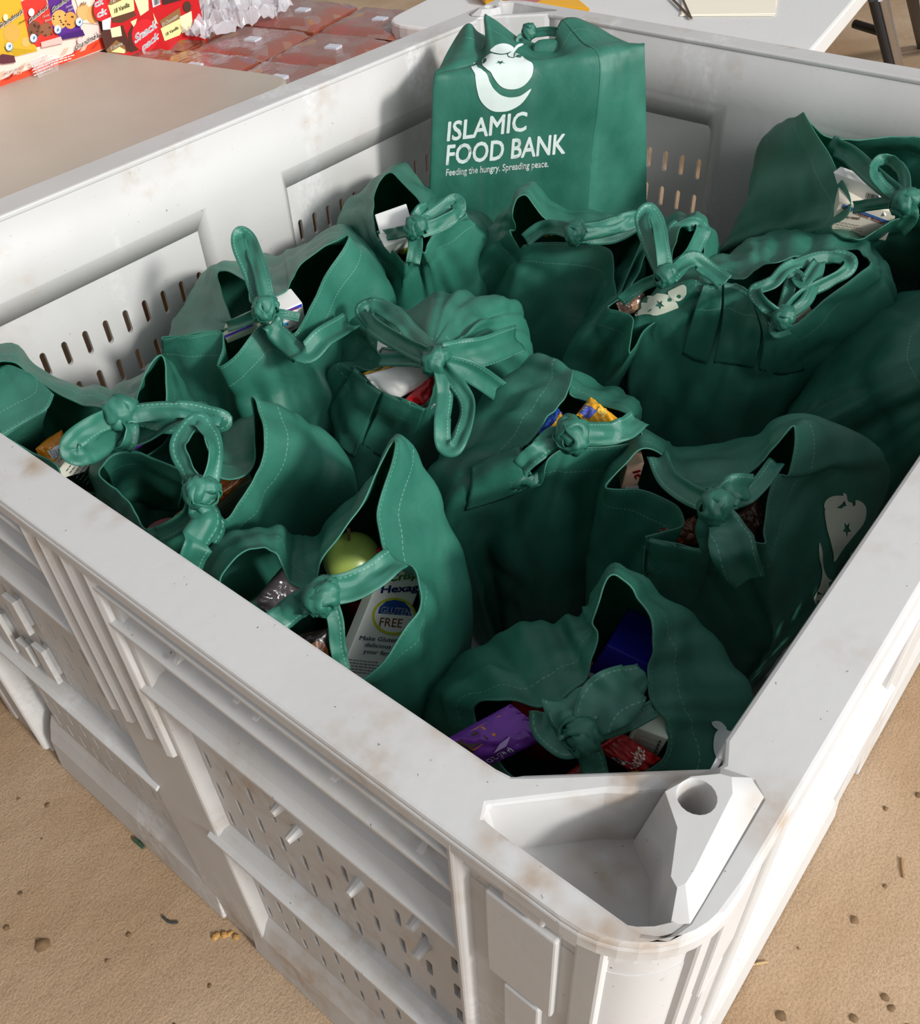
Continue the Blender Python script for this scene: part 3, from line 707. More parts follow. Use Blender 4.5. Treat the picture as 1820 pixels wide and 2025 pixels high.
panel(B['b16'], [[(3,864,-.089),(40,840,-.087),(93,811,-.082)], [(20,880,-.12),(60,865,-.12),(85,840,-.11)], [(50,900,-.17),(75,890,-.17),(90,870,-.15)]], 8)
B['b14'] = new_bag('green tote bag with a tall peak holding the gluten free box', [
 ((429,1156,-.09),(400,1150,-.16)), ((500,1205,-.11),(470,1230,-.2)), ((560,1240,-.12),(540,1270,-.22)), ((640,1330,-.14),(620,1340,-.24)),
 ((711,1348,-.125),(700,1400,-.24)), ((790,1261,-.10),(790,1460,-.25)), ((835,1185,-.09),(860,1440,-.26)), ((815,1123,-.08),(910,1330,-.24)),
 ((765,1095,-.075),(930,1190,-.2)), ((747,1015,-.06),(905,1060,-.15)), ((780,892,-.035),(840,950,-.09)), ((772,880,-.035),(790,900,-.07)),
 ((711,1006,-.06),(760,950,-.15)), ((640,1100,-.08),(680,1030,-.17)), ((614,1158,-.10),(620,1080,-.18)), ((575,1154,-.11),(595,1078,-.17)),
 ((549,1096,-.09),(565,1072,-.14)), ((514,1082,-.085),(500,1075,-.13)), ((469,1096,-.085),(440,1100,-.14))], 14, 'b14')
B['b4'] = new_bag('round knotted green tote bag in the middle, packets inside', [
 ((702,728,-.13),(656,800,-.20)), ((754,771,-.135),(680,900,-.25)), ((800,790,-.135),(740,940,-.27)), ((844,806,-.14),(810,960,-.28)),
 ((857,760,-.11),(860,930,-.27)), ((862,735,-.09),(920,850,-.24)), ((878,725,-.085),(985,790,-.21)), ((882,705,-.08),(1052,730,-.19)),
 ((880,697,-.08),(1042,670,-.165)), ((868,692,-.08),(1030,618,-.15)), ((855,692,-.08),(950,594,-.14)), ((846,700,-.08),(880,602,-.14)),
 ((800,690,-.09),(790,625,-.15)), ((754,688,-.10),(710,640,-.165)), ((755,708,-.115),(640,690,-.19)), ((745,730,-.125),(600,770,-.22))], 4, 'b4', bulge=.022, amp=.008)
B['b10'] = new_bag('green tote bag right of middle with yellow and blue packets inside', [
 ((1066,958,-.15),(905,1025,-.21)), ((1085,920,-.13),(960,1060,-.26)), ((1110,890,-.12),(1030,1160,-.31)), ((1150,885,-.12),(1110,1185,-.32)),
 ((1220,880,-.12),(1180,1150,-.31)), ((1268,870,-.12),(1195,1010,-.26)), ((1262,835,-.11),(1230,900,-.22)), ((1240,818,-.11),(1270,850,-.18)),
 ((1180,800,-.12),(1230,790,-.2)), ((1128,780,-.12),(1150,760,-.18)), ((1135,735,-.08),(1045,731,-.115)), ((1119,788,-.09),(980,780,-.14)), ((1085,823,-.10),(900,860,-.17)), ((1050,873,-.115),(845,945,-.20)),
 ((1031,893,-.12),(870,1005,-.20))], 10, 'b10')
B['b5'] = new_bag('green tote bag directly below the upright printed bag, with a flat square front', [
 ((1027,492,-.13),(965,600,-.24)), ((1040,484,-.12),(990,650,-.26)), ((1110,478,-.12),(1060,700,-.28)), ((1204,492,-.12),(1110,730,-.28)),
 ((1212,545,-.13),(1130,740,-.28)), ((1222,592,-.14),(1160,720,-.27)), ((1245,540,-.12),(1230,640,-.24)), ((1268,461,-.10),(1270,560,-.2)),
 ((1225,455,-.11),(1240,450,-.19)), ((1180,450,-.11),(1180,440,-.18)), ((1088,438,-.10),(1100,420,-.16)), ((1038,385,-.07),(1050,390,-.13)),
 ((1015,420,-.08),(1000,440,-.15)), ((1020,452,-.11),(950,490,-.17)), ((1008,456,-.11),(905,580,-.22))], 55, 'b5')
B['b6'] = new_bag('green tote bag between the middle bags whose handle loops stand up like rabbit ears', [
 ((1203,608,-.13),(1095,760,-.27)), ((1249,627,-.13),(1150,800,-.28)), ((1246,700,-.15),(1200,800,-.28)), ((1290,640,-.15),(1300,700,-.28)),
 ((1370,610,-.13),(1400,650,-.27)), ((1400,560,-.12),(1430,600,-.25)), ((1395,530,-.11),(1420,520,-.2)), ((1388,452,-.08),(1395,470,-.15)),
 ((1360,440,-.08),(1360,440,-.14)), ((1320,470,-.10),(1310,450,-.17)), ((1280,500,-.11),(1260,480,-.18)), ((1240,580,-.12),(1200,580,-.2))], 66, 'b6')
B['b7'] = new_bag('bulky green tote bag right of the middle with a bright top and centre seam', [
 ((1428,560,-.09),(1250,640,-.16)), ((1455,563,-.09),(1249,760,-.24)), ((1478,573,-.095),(1300,860,-.30)), ((1500,600,-.10),(1380,900,-.31)),
 ((1535,648,-.12),(1460,890,-.31)), ((1580,636,-.12),(1560,850,-.29)), ((1625,600,-.11),(1680,770,-.26)), ((1712,529,-.09),(1752,660,-.2)),
 ((1718,515,-.09),(1760,590,-.17)), ((1689,490,-.09),(1720,490,-.17)), ((1600,505,-.10),(1620,470,-.17)), ((1520,520,-.10),(1520,480,-.17)),
 ((1478,545,-.10),(1440,510,-.16)), ((1440,550,-.095),(1320,580,-.14))], 7, 'b7', bulge=.018, amp=.007)
B['b8'] = new_bag('green tote bag against the far right wall, tall pointed flap on its left', [
 ((1589,222,-.02),(1500,290,-.1)), ((1649,320,-.05),(1470,420,-.17)), ((1683,411,-.08),(1405,510,-.24)), ((1645,450,-.10),(1440,540,-.27)),
 ((1694,474,-.10),(1560,580,-.29)), ((1774,436,-.09),(1700,600,-.29)), ((1850,420,-.08),(1850,600,-.28)), ((1930,400,-.08),(1950,520,-.27)),
 ((1930,320,-.07),(1960,330,-.2)), ((1820,270,-.05),(1850,262,-.15)), ((1700,275,-.05),(1720,266,-.15)), ((1631,268,-.04),(1640,258,-.13))], 8, 'b8', amp=.006)
B['b9'] = new_bag('dark shaded green tote bag at the right edge, below the far right one', [
 ((1850,700,-.11),(1560,850,-.26)), ((1880,760,-.11),(1640,930,-.30)), ((1900,790,-.11),(1750,1000,-.30)), ((1950,790,-.11),(1900,950,-.30)),
 ((1990,710,-.11),(2050,750,-.3)), ((1950,640,-.11),(1980,560,-.2)), ((1880,620,-.11),(1820,575,-.18)), ((1850,650,-.11),(1670,650,-.19))], 9, 'b9', amp=.007)
B['b11'] = new_bag('shaded green tote bag by the near right rim, fruit logo on its flap', [
 ((1197,965,-.12),(1172,1060,-.22)), ((1265,968,-.12),(1160,1180,-.28)), ((1336,1000,-.12),(1175,1250,-.32)), ((1349,1040,-.13),(1230,1300,-.33)),
 ((1275,1060,-.135),(1280,1330,-.33)), ((1340,1075,-.13),(1380,1300,-.30)), ((1407,1088,-.13),(1450,1280,-.27)), ((1440,1060,-.12),(1518,1275,-.24)),
 ((1510,1075,-.11),(1540,1265,-.24)), ((1512,1042,-.11),(1640,1160,-.24)), ((1533,942,-.09),(1740,1010,-.2)), ((1560,935,-.09),(1752,925,-.15)),
 ((1572,842,-.06),(1650,870,-.13)), ((1528,888,-.075),(1545,850,-.15)), ((1489,927,-.09),(1480,880,-.18)), ((1420,965,-.10),(1400,890,-.2)),
 ((1340,960,-.11),(1330,895,-.2)), ((1318,905,-.11),(1310,885,-.19)), ((1270,888,-.10),(1250,880,-.18)), ((1230,925,-.11),(1195,945,-.19))], 11, 'b11', amp=.004)
B['b13'] = new_bag('green tote bag in the nearest corner, arched opening over purple and red wrappers', [
 ((940,1420,-.15),(840,1430,-.24)), ((963,1383,-.13),(880,1340,-.23)), ((1055,1396,-.125),(950,1275,-.2)), ((1100,1390,-.12),(1030,1245,-.18)),
 ((1156,1341,-.11),(1090,1237,-.17)), ((1178,1266,-.09),(1140,1236,-.16)), ((1174,1214,-.075),(1168,1222,-.15)), ((1211,1140,-.05),(1215,1145,-.11)),
 ((1262,1179,-.06),(1300,1195,-.12)), ((1292,1255,-.08),(1371,1258,-.16)), ((1284,1324,-.10),(1442,1324,-.17)), ((1288,1390,-.11),(1490,1400,-.19)),
 ((1320,1435,-.12),(1500,1480,-.205)), ((1297,1512,-.14),(1440,1585,-.19)), ((1180,1560,-.15),(1200,1620,-.22)), ((1060,1560,-.15),(1040,1600,-.22)), ((980,1500,-.15),(950,1520,-.23))], 13, 'b13', bulge=.008)
# upright printed bag
BL, BR = Vector((.821, .850, -.205)), Vector((.947, .651, -.205)); RR = Vector((1.046, .607, -.205)); RL = BL + (RR-BR)*1.0
nf = (BR-BL).cross(Vector((0, 0, 1))).normalized(); ns = (RR-BR).cross(Vector((0, 0, 1))).normalized()
FP = lambda x, y: onplane(x, y, BR, nf); SP = lambda x, y: onplane(x, y, BR, ns)
fl, fr, sr = FP(857,162), FP(1187,125), SP(1276,100); back = RR-BR
hero = empty('tote_bag', (BL+RR)/2, 'upright boxy green tote bag printed ISLAMIC FOOD BANK', 'bag', 'green tote bags in the bin')
def W(v): return ('w', v.x, v.y, v.z)
def l3(a, b, t): return a.lerp(b, t)
sl_ = fl + back + Vector((0, 0, .0))
rimH = [(873,131,.0), (905,112,.005), (957,95,.012), (958,34,.045), (968,33,.046), (1000,55,.035), (1040,84,.022), (1080,97,.018), (1096,90,.02), (1099,64,.036), (1109,42,.047), (1112,40,.048), (1115,38,.049), (1124,35,.05), (1145,37,.048), (1178,52,.036), (1222,76,.022), (1266,97,.005), (1250,94,.0), (1200,80,.005), (1130,78,.008), (1060,92,.005), (1000,85,.01), (950,66,.02), (928,47,.035), (906,68,.02)]
tf = [0, .12, .28, .36, .42, .50, .58, .66, .76, .89, .985, 1.0]; ts = [.015, .12, .3, .5, .75, 1.0]
shH = [l3(fl, fr, t) for t in tf] + [l3(fr, sr, t) for t in ts] + [sr+Vector((-.01, .02, 0)), sr+Vector((-.04, .08, 0)), sr+Vector((-.07, .13, 0)), l3(sr, sl_, .75), l3(sr, sl_, .9), sl_, l3(sl_, fl, .5), l3(sl_, fl, .85)]
def down(v, t):
    z = v.z*(1-t) + -.205*t; return Vector((v.x, v.y, z))
def baseof(v):   # foot of a top point: front stays on the front plane
    return Vector((v.x, v.y, -.205))
shB = [BL.lerp(BR, t) for t in tf] + [BR.lerp(RR, t) for t in ts] + [RR.lerp(RL, t) for t in (.08, .3, .5, .75, .9, 1.0)] + [RL.lerp(BL, .5), RL.lerp(BL, .85)]
rim = [V(p) for p in rimH]
m1 = [a.lerp(b, .5) for a, b in zip(shH, shB)]
up = [a.lerp(b, .5) for a, b in zip(rim, shH)]
cenH = (BL+BR+RR+RL)/4
rowsH = [rim, up, shH, m1, [a.lerp(b, .95) for a, b in zip(shH, shB)], shB, [cenH.lerp(b, .6) for b in shB], [cenH.lerp(b, .05) for b in shB]]
v, f, uv, NU, NV = surf(rowsH, True, 6, 6, .0035, 21, flatten=lambda u, v_: .12 if v_ > .2 and u < .47 else .4)
f.append(tuple((NV-1)*NU+i for i in range(NU)))
cloth('bag_body', v, f, uv, hero); BVHS['hero'] = BVHTree.FromPolygons([tuple(q) for q in v], f)
B['hero'] = hero
SX = lambda p: (900+p[0]/6.067, 60+p[1]/6.067)
decal(hero, 'hero', [SX(p) for p in LOGO['apple']], [[SX(p) for p in star(545, 395, 62, 26)]], grid=6)
for k in ('leaf', 'stem', 'crescent'): decal(hero, 'hero', [SX(p) for p in LOGO[k]], grid=6)
def text_px(parent, key, s, p0, p1, upv, bold=0., m=None, name='printed_text', eps=.0012, shear=0.):
    """baseline p0->p1 in the bag's face, upv = (dx, dy) of one cap height"""
    vv, ff = text2d(s, bold, shear); k = 1/.69
    v2 = [(p0[0]+(p1[0]-p0[0])*x+upv[0]*y*k, p0[1]+(p1[1]-p0[1])*x+upv[1]*y*k) for x, y in vv]
    return project(parent, key, v2, ff, m, name, eps, .09)
text_px(hero, 'hero', 'ISLAMIC', (884,278), (1041,257), (3,-37), .022)
text_px(hero, 'hero', 'FOOD BANK', (882,325), (1118,302), (3,-38), .022)
text_px(hero, 'hero', 'Feeding the hungry. Spreading peace.', (882,347), (1085,329), (1,-13), .02)
# folded hems lying on the bags
drape(B['b7'], 'b7', [[(1392,563),(1410,561),(1428,562)], [(1372,620),(1398,622),(1424,625)], [(1350,700),(1372,712),(1398,720)]], [.004, .006, .0005], 1)
drape(B['b7'], 'b7', [[(1432,562),(1458,566),(1480,580)], [(1428,640),(1462,650),(1505,655)], [(1412,718),(1450,722),(1490,728)]], [.004, .007, -.0005], 2)
drape(B['b7'], 'b7', [[(1484,585),(1505,606),(1530,640)], [(1510,660),(1545,668),(1580,672)], [(1500,732),(1545,742),(1592,732)]], [.004, .008, -.0005], 3)
drape(B['b4'], 'b4', [[(702,727),(730,748),(757,768)], [(672,775),(705,790),(740,805)], [(655,810),(690,835),(722,850)], [(660,868),(680,890),(700,905)]], [.004, .007, .005, .002], 4)
drape(B['b4'], 'b4', [[(760,772),(800,790),(842,805)], [(745,815),(785,835),(825,850)], [(715,880),(755,905),(800,915)]], [.003, .005, -.0005], 5)
drape(B['b11'], 'b11', [[(1275,1062),(1340,1075),(1405,1088)], [(1270,1110),(1330,1125),(1395,1140)], [(1268,1180),(1320,1190),(1365,1205)]], [.003, .006, .003], 6)
drape(B['b10'], 'b10', [[(1054,876),(1060,915),(1066,955)], [(1000,890),(1010,940),(1000,985)], [(930,925),(930,970),(920,1010)]], [.003, .007, .003], 7)
# logos on the shaded bags
cream = mat('cream_ink', hx('d6dcc8'), .55)
L11 = {'apple': [(1630,1002),(1632,1040),(1640,1070),(1646,1095),(1648,1110),(1665,1085),(1685,1060),(1705,1035),(1711,1010),(1705,995),(1690,988),(1688,1000),(1668,1000),(1660,1005)],
       'leaf': [(1628,1005),(1630,990),(1645,980),(1668,980),(1671,984),(1660,998),(1645,1006)], 'stem': [(1665,974),(1672,978),(1674,990),(1683,994),(1683,1000),(1672,1000),(1668,990)]}
decal(B['b11'], 'b11', L11['apple'], [star(1672, 1046, 9, 16)], cream, grid=12)
decal(B['b11'], 'b11', L11['leaf'], (), cream, grid=12); decal(B['b11'], 'b11', L11['stem'], (), cream, grid=12)
decal(B['b11'], 'b11', [(1618,1072),(1624,1090),(1626,1120),(1634,1140),(1650,1146),(1668,1125),(1682,1088),(1680,1120),(1670,1160),(1652,1190),(1630,1202),(1612,1195),(1607,1180),(1618,1160),(1624,1130),(1618,1100)], (), cream, grid=12)
decal(B['b13'], 'b13', [(1408,1468),(1414,1446),(1428,1440),(1440,1446),(1456,1448),(1464,1468),(1458,1492),(1446,1506),(1424,1508),(1410,1492)], (), M_PRINT, grid=10)
decal(B['b13'], 'b13', [(1404,1428),(1418,1426),(1430,1434),(1434,1442),(1420,1444),(1410,1438)], (), M_PRINT, grid=8)
decal(B['b7'], 'b7', [(1252,626),(1262,600),(1290,582),(1325,584),(1342,604),(1336,610),(1300,622),(1280,620)], [star(1306, 602, 9, 9)], cream, grid=12)
decal(B['b7'], 'b7', [(1322,578),(1335,570),(1352,563),(1359,570),(1356,584),(1342,594),(1330,590)], (), cream, grid=12)
# knots and straps
T = lambda b, *a, **k: ribbon(B[b], *a, **k)
knot(B['b3'], 524, 612, -.062, .017, 20, 1)
T('b3', [(518,608,-.07),(498,545,-.048),(474,485,-.03),(478,463,-.026),(496,480,-.03),(516,540,-.04),(530,605,-.062)], .017, 0, fold=.1, name='handle_loop', seed=1)
T('b3', [(512,620,-.07),(480,635,-.085),(452,645,-.10)], .012, seed=2)
T('b3', [(535,618,-.07),(565,622,-.08),(592,628,-.085)], .010, seed=3)
T('b3', [(535,640,-.08),(570,675,-.095),(605,700,-.10),(640,672,-.095),(690,640,-.11)], .024, 20, seed=4, fold=.4)
knot(B['b16'], 238, 815, -.062, .020, 60, 2)
T('b16', [(232,822,-.065),(190,840,-.06),(148,870,-.06),(140,892,-.065),(160,900,-.07),(200,880,-.075),(232,835,-.075)], .020, 15, fold=.15, name='handle_loop', seed=5)
T('b16', [(250,820,-.06),(300,812,-.06),(370,812,-.065),(430,826,-.07),(438,834,-.075),(400,836,-.08),(330,838,-.08),(260,828,-.07)], .018, 25, fold=.15, name='handle_loop', seed=6)
T('b16', [(248,828,-.065),(258,850,-.07),(250,880,-.08),(225,900,-.10)], .014, 30, seed=7)
knot(B['b15'], 400, 972, -.055, .017, -20, 3)
T('b15', [(392,962,-.055),(372,925,-.045),(356,880,-.035),(385,836,-.03),(405,845,-.03),(424,890,-.035),(412,955,-.05)], .017, 35, fold=.15, name='handle_loop', seed=8)
T('b15', [(398,985,-.06),(410,1030,-.07),(385,1080,-.08),(365,1120,-.10)], .024, 20, seed=9, fold=.4)
T('b15', [(388,985,-.06),(372,1020,-.08),(330,1050,-.10),(292,1063,-.115)], .015, seed=10)
T('b15', [(404,985,-.06),(420,1010,-.07),(424,1045,-.09),(410,1070,-.10)], .018, 40, seed=11)
knot(B['b14'], 637, 1178, -.072, .018, 40, 4)
T('b14', [(625,1180,-.075),(585,1200,-.085),(540,1235,-.10),(500,1260,-.11)], .020, seed=12, fold=.4)
T('b14', [(648,1170,-.072),(700,1158,-.072),(750,1135,-.072),(782,1108,-.075)], .022, 10, seed=13, fold=.35)
T('b14', [(650,1185,-.075),(664,1230,-.09),(668,1280,-.11),(680,1330,-.13)], .012, seed=14)
knot(B['b4'], 862, 712, -.062, .018, 0, 5)
T('b4', [(850,706,-.066),(800,682,-.075),(745,648,-.085),(718,614,-.09),(745,606,-.09),(785,628,-.085),(815,660,-.08),(852,698,-.068)], .019, 15, fold=.2, name='handle_loop', seed=15)
T('b4', [(850,714,-.07),(800,712,-.09),(752,712,-.105)], .014, seed=16)
T('b4', [(868,725,-.066),(880,780,-.08),(874,840,-.09),(878,880,-.10),(900,885,-.10),(918,850,-.095),(926,800,-.085),(905,760,-.075),(876,728,-.066)], .016, 20, fold=.15, name='handle_loop', seed=17)
T('b4', [(872,710,-.066),(920,700,-.075),(970,690,-.085),(1020,672,-.105)], .030, 0, seed=18, fold=.25)
T('b4', [(874,720,-.068),(930,735,-.085),(990,775,-.12)], .022, 0, seed=19, fold=.3)
knot(B['b2'], 822, 450, -.075, .018, 10, 6)
T('b2', [(828,450,-.08),(860,425,-.075),(900,398,-.07),(906,420,-.075),(870,442,-.08),(832,456,-.08)], .018, 10, fold=.2, name='handle_loop', seed=20)
T('b2', [(820,455,-.08),(822,485,-.10),(816,520,-.12)], .018, seed=21)
T('b2', [(812,455,-.08),(780,462,-.095),(750,468,-.11)], .014, seed=22)
T('b2', [(826,445,-.075),(832,425,-.07),(846,416,-.075)], .022, seed=23)
knot(B['b5'], 1138, 460, -.085, .018, 30, 7)
T('b5', [(1145,458,-.085),(1190,450,-.085),(1235,440,-.085),(1258,436,-.088),(1215,462,-.095),(1150,466,-.09)], .022, 10, fold=.2, name='handle_loop', seed=24)
T('b5', [(1130,458,-.085),(1100,450,-.09),(1070,452,-.10),(1040,475,-.115)], .018, seed=25)
knot(B['b6'], 1316, 545, -.07, .016, 10, 8)
T('b6', [(1310,538,-.07),(1284,480,-.05),(1271,432,-.035),(1284,416,-.032),(1300,440,-.038),(1308,480,-.045),(1316,538,-.065)], .017, 25, fold=.12, name='handle_loop', seed=26)
T('b6', [(1322,540,-.07),(1322,490,-.06),(1340,450,-.055),(1375,440,-.06),(1388,455,-.065),(1365,500,-.075),(1328,542,-.075)], .020, 35, fold=.2, name='handle_loop', seed=27)
T('b6', [(1306,550,-.075),(1270,565,-.09),(1228,595,-.11)], .013, seed=28)
T('b6', [(1326,540,-.07),(1370,515,-.075),(1400,535,-.085),(1435,560,-.09)], .020, 15, seed=29)
knot(B['b7'], 1548, 628, -.095, .016, 0, 9)
T('b7', [(1545,625,-.095),(1512,602,-.085),(1495,575,-.08),(1530,560,-.075),(1560,530,-.07),(1620,508,-.07),(1672,512,-.07),(1678,530,-.072),(1640,555,-.08),(1590,580,-.085),(1555,618,-.092)], .016, 30, fold=.2, name='handle_loop', seed=30)
T('b7', [(1550,622,-.095),(1560,580,-.085),(1572,545,-.075),(1590,560,-.075),(1620,520,-.07),(1600,590,-.085),(1560,625,-.095)], .014, 20, fold=.2, seed=31)
T('b7', [(1540,635,-.10),(1536,655,-.11),(1560,650,-.12)], .014, seed=32)
knot(B['b8'], 1790, 398, -.045, .020, 10, 10)
T('b8', [(1785,398,-.05),(1740,403,-.06),(1690,410,-.075)], .014, seed=33)
T('b8', [(1790,388,-.045),(1786,345,-.035),(1762,315,-.03),(1738,320,-.03),(1730,345,-.035),(1752,375,-.045),(1780,395,-.05)], .014, 35, fold=.15, name='handle_loop', seed=34)
T('b8', [(1780,390,-.05),(1730,350,-.045),(1680,305,-.045),(1640,285,-.045)], .022, 10, seed=35)
T('b8', [(1795,405,-.05),(1800,430,-.07),(1780,455,-.09)], .018, seed=36)
knot(B['b10'], 1130, 860, -.085, .020, 70, 11)
T('b10', [(1118,864,-.09),(1080,880,-.095),(1050,905,-.105),(1030,925,-.115)], .018, seed=37, fold=.4)
T('b10', [(1118,858,-.085),(1090,862,-.09),(1055,895,-.105)], .014, 30, seed=38)
T('b10', [(1145,858,-.085),(1190,856,-.09),(1235,850,-.10),(1262,832,-.105)], .022, 10, seed=39, fold=.3)
knot(B['b11'], 1415, 1000, -.075, .018, 30, 12)
T('b11', [(1402,995,-.08),(1360,975,-.09),(1320,945,-.10),(1300,905,-.105)], .018, seed=40, fold=.3)
T('b11', [(1430,992,-.08),(1470,985,-.085),(1505,955,-.085),(1535,915,-.085)], .014, seed=41)
T('b11', [(1432,990,-.075),(1450,965,-.07),(1480,962,-.08)], .022, seed=42)
T('b11', [(1425,1012,-.08),(1438,1050,-.09),(1455,1100,-.10),(1480,1145,-.125)], .030, 0, seed=43, fold=.2, taper=lambda t: .6+.6*min(1, t*2)-.9*max(0, t-.6))
T('b11', [(1408,1015,-.08),(1398,1050,-.095),(1410,1085,-.12)], .018, seed=44)
knot(B['b13'], 1150, 1455, -.10, .016, 50, 13)
T('b13', [(1160,1458,-.10),(1210,1440,-.10),(1250,1425,-.10),(1292,1402,-.105)], .012, seed=45)
T('b13', [(1155,1440,-.10),(1190,1400,-.09),(1230,1365,-.085),(1275,1330,-.09)], .032, 0, seed=46, fold=.15, taper=lambda t: .5+.7*sin(pi*min(1, t*1.05)))
T('b13', [(1145,1445,-.10),(1125,1410,-.095),(1115,1385,-.10)], .030, seed=47, fold=.3)
T('b13', [(1140,1465,-.105),(1115,1470,-.11),(1080,1440,-.12),(1075,1410,-.12)], .020, seed=48)
T('b13', [(1155,1470,-.105),(1170,1500,-.12),(1180,1540,-.135)], .018, seed=49)
knot(B['hero'], 1046, 64, .032, .014, 10, 14)
T('hero', [(1052,66,.03),(1085,62,.034),(1108,64,.036)], .012, seed=50)
T('hero', [(1040,70,.03),(1028,82,.024),(1060,96,.018)], .012, seed=51)
#PART3
# ---------------------------------------------------------------- packets and boxes
def newell(q): return (q[1]-q[0]).cross(q[3]-q[0]).normalized()
def shape_mesh(shape):
    """-> list of 2D verts, faces. shapes: r rect(x0,y0,x1,y1) | c ellipse(cx,cy,rx,ry) | p polygon | t text"""
    k = shape[0]
    if k == 'r':
        x0, y0, x1, y1 = shape[1:5]; return [(x0, y0), (x1, y0), (x1, y1), (x0, y1)], [(0, 1, 2, 3)]
    if k == 'c':
        cx, cy, rx, ry = shape[1:5]; n = 28
        return [(cx+rx*cos(2*pi*i/n), cy+ry*sin(2*pi*i/n)) for i in range(n)], [tuple(range(n))]
    if k == 'p':
        v, f = poly_holes(shape[1], []); return v, f
    if k == 't':   # ('t', string, (x,y) start of baseline, (x,y) end, (ux,uy) cap height vector, colour, bold)
        vv, ff = text2d(shape[1], shape[6] if len(shape) > 6 else .015); p0, p1, u = shape[2], shape[3], shape[4]; q = 1/.69
        return [(p0[0]+(p1[0]-p0[0])*x+u[0]*y*q, p0[1]+(p1[1]-p0[1])*x+u[1]*y*q) for x, y in vv], ff
def colour_of(shape): return shape[5] if shape[0] in 'rct' else shape[2]
def printed(parent, p0, n, shapes, eps=.0005):
    """flat print on a real plane through p0; shape corners are looked up on that plane"""
    for i, s in enumerate(shapes):
        v, f = shape_mesh(s); parent['layer'] = parent.get('layer', 0)+1
        pts = [onplane(x, y, p0, n)+n*(.0004+.00012*parent['layer']) for x, y in v]
        mk({'t': 'printed_text'}.get(s[0], 'printed_patch'), pts, f, flat(colour_of(s)), parent)
def carton(name, label, cat, q, thick, col, shapes=(), group=None, plane=None, rough=.42, bevel=.001):
    Q = [V(p) for p in q]
    n = newell(Q); 
    if n.dot(CV-Q[0]) < 0: n = -n
    if len(Q) == 4: Q[2] = Q[1]+(Q[3]-Q[0]) if plane is None else Q[2]
    Bk = [p-n*thick for p in Q]
    c = sum(Bk, Vector())/4
    e = empty(name, c, label, cat, group)
    MB().hexa(Bk+Q).build('box_body' if cat != 'can' else 'body', flat(col, rough), e, bevel=bevel)
    printed(e, Q[0], n, shapes)
    return e
def pouch(name, label, cat, q, thick, col, uvshapes=(), group=None, seed=0, rough=.22, crimp=.07, crink=.0025):
    """a pillow packet: quad TL,TR,BR,BL, crimped left and right ends"""
    Q = [V(p) for p in q]; n = newell(Q)
    if n.dot(CV-Q[0]) < 0: n = -n
    def S(u, v, side=1, e=0):
        p = (Q[0]*(1-u)+Q[1]*u)*(1-v)+(Q[3]*(1-u)+Q[2]*u)*v
        uu = min(max((u-crimp)/(1-2*crimp), 0), 1)
        h = (max(0, sin(pi*uu))**.55)*(max(0, sin(pi*min(max(v, 0), 1)))**.6)*thick*.5
        h += crink*(noise.noise(Vector((u*7+seed, v*6, 3)))+.6*(1-2*abs(noise.noise(Vector((u*13, v*17+seed, 9))))))*(1 if side > 0 else .4)
        if uu in (0, 1): h = .0007*sin(v*70)*1.5
        return p+n*(h*side+e)
    e = empty(name, sum(Q, Vector())/4-n*thick*.5, label, cat, group)
    N, M_ = 26, 16; vs_ = []; 
    for side in (1, -1):
        for j in range(M_+1):
            for i in range(N+1): vs_.append(S(i/N, j/M_, side, .0004*side))
    o_ = (N+1)*(M_+1); fs = []
    for j in range(M_):
        for i in range(N):
            a = j*(N+1)+i; fs.append((a, a+1, a+N+2, a+N+1)); fs.append((o_+a, o_+a+N+1, o_+a+N+2, o_+a+1))
    for i in range(N): fs += [(i, o_+i, o_+i+1, i+1), (M_*(N+1)+i, M_*(N+1)+i+1, o_+M_*(N+1)+i+1, o_+M_*(N+1)+i)]
    for j in range(M_): a, b = j*(N+1), (j+1)*(N+1); fs += [(a, b, o_+b, o_+a), (a+N, o_+a+N, o_+b+N, b+N)]
    mk('wrapper', vs_, fs, flat(col, rough), e, smooth=True)
    for k, s in enumerate(uvshapes):
        v, f = shape_mesh(s)
        if s[0] == 'r':
            x0, y0, x1, y1 = s[1:5]; g = 8; v = [(x0+(x1-x0)*i/g, y0+(y1-y0)*j/g) for j in range(g+1) for i in range(g+1)]
            f = [(j*(g+1)+i, j*(g+1)+i+1, (j+1)*(g+1)+i+1, (j+1)*(g+1)+i) for j in range(g) for i in range(g)]
        elif s[0] == 'c':
            cx, cy, rx, ry = s[1:5]; m = 20; v = [(cx, cy)]+[(cx+rx*r_*cos(2*pi*i/m), cy+ry*r_*sin(2*pi*i/m)) for r_ in (.35, .7, 1) for i in range(m)]
            f = [(0, 1+i, 1+(i+1) % m) for i in range(m)]+[(1+r_*m+i, 1+(r_+1)*m+i, 1+(r_+1)*m+(i+1) % m, 1+r_*m+(i+1) % m) for r_ in (0, 1) for i in range(m)]
        pts = [S(x, y, 1, .0010+.0004*k) for x, y in v]
        mk({'t': 'printed_text'}.get(s[0], 'printed_patch'), pts, f, flat(colour_of(s), rough), e, smooth=True)
    return e
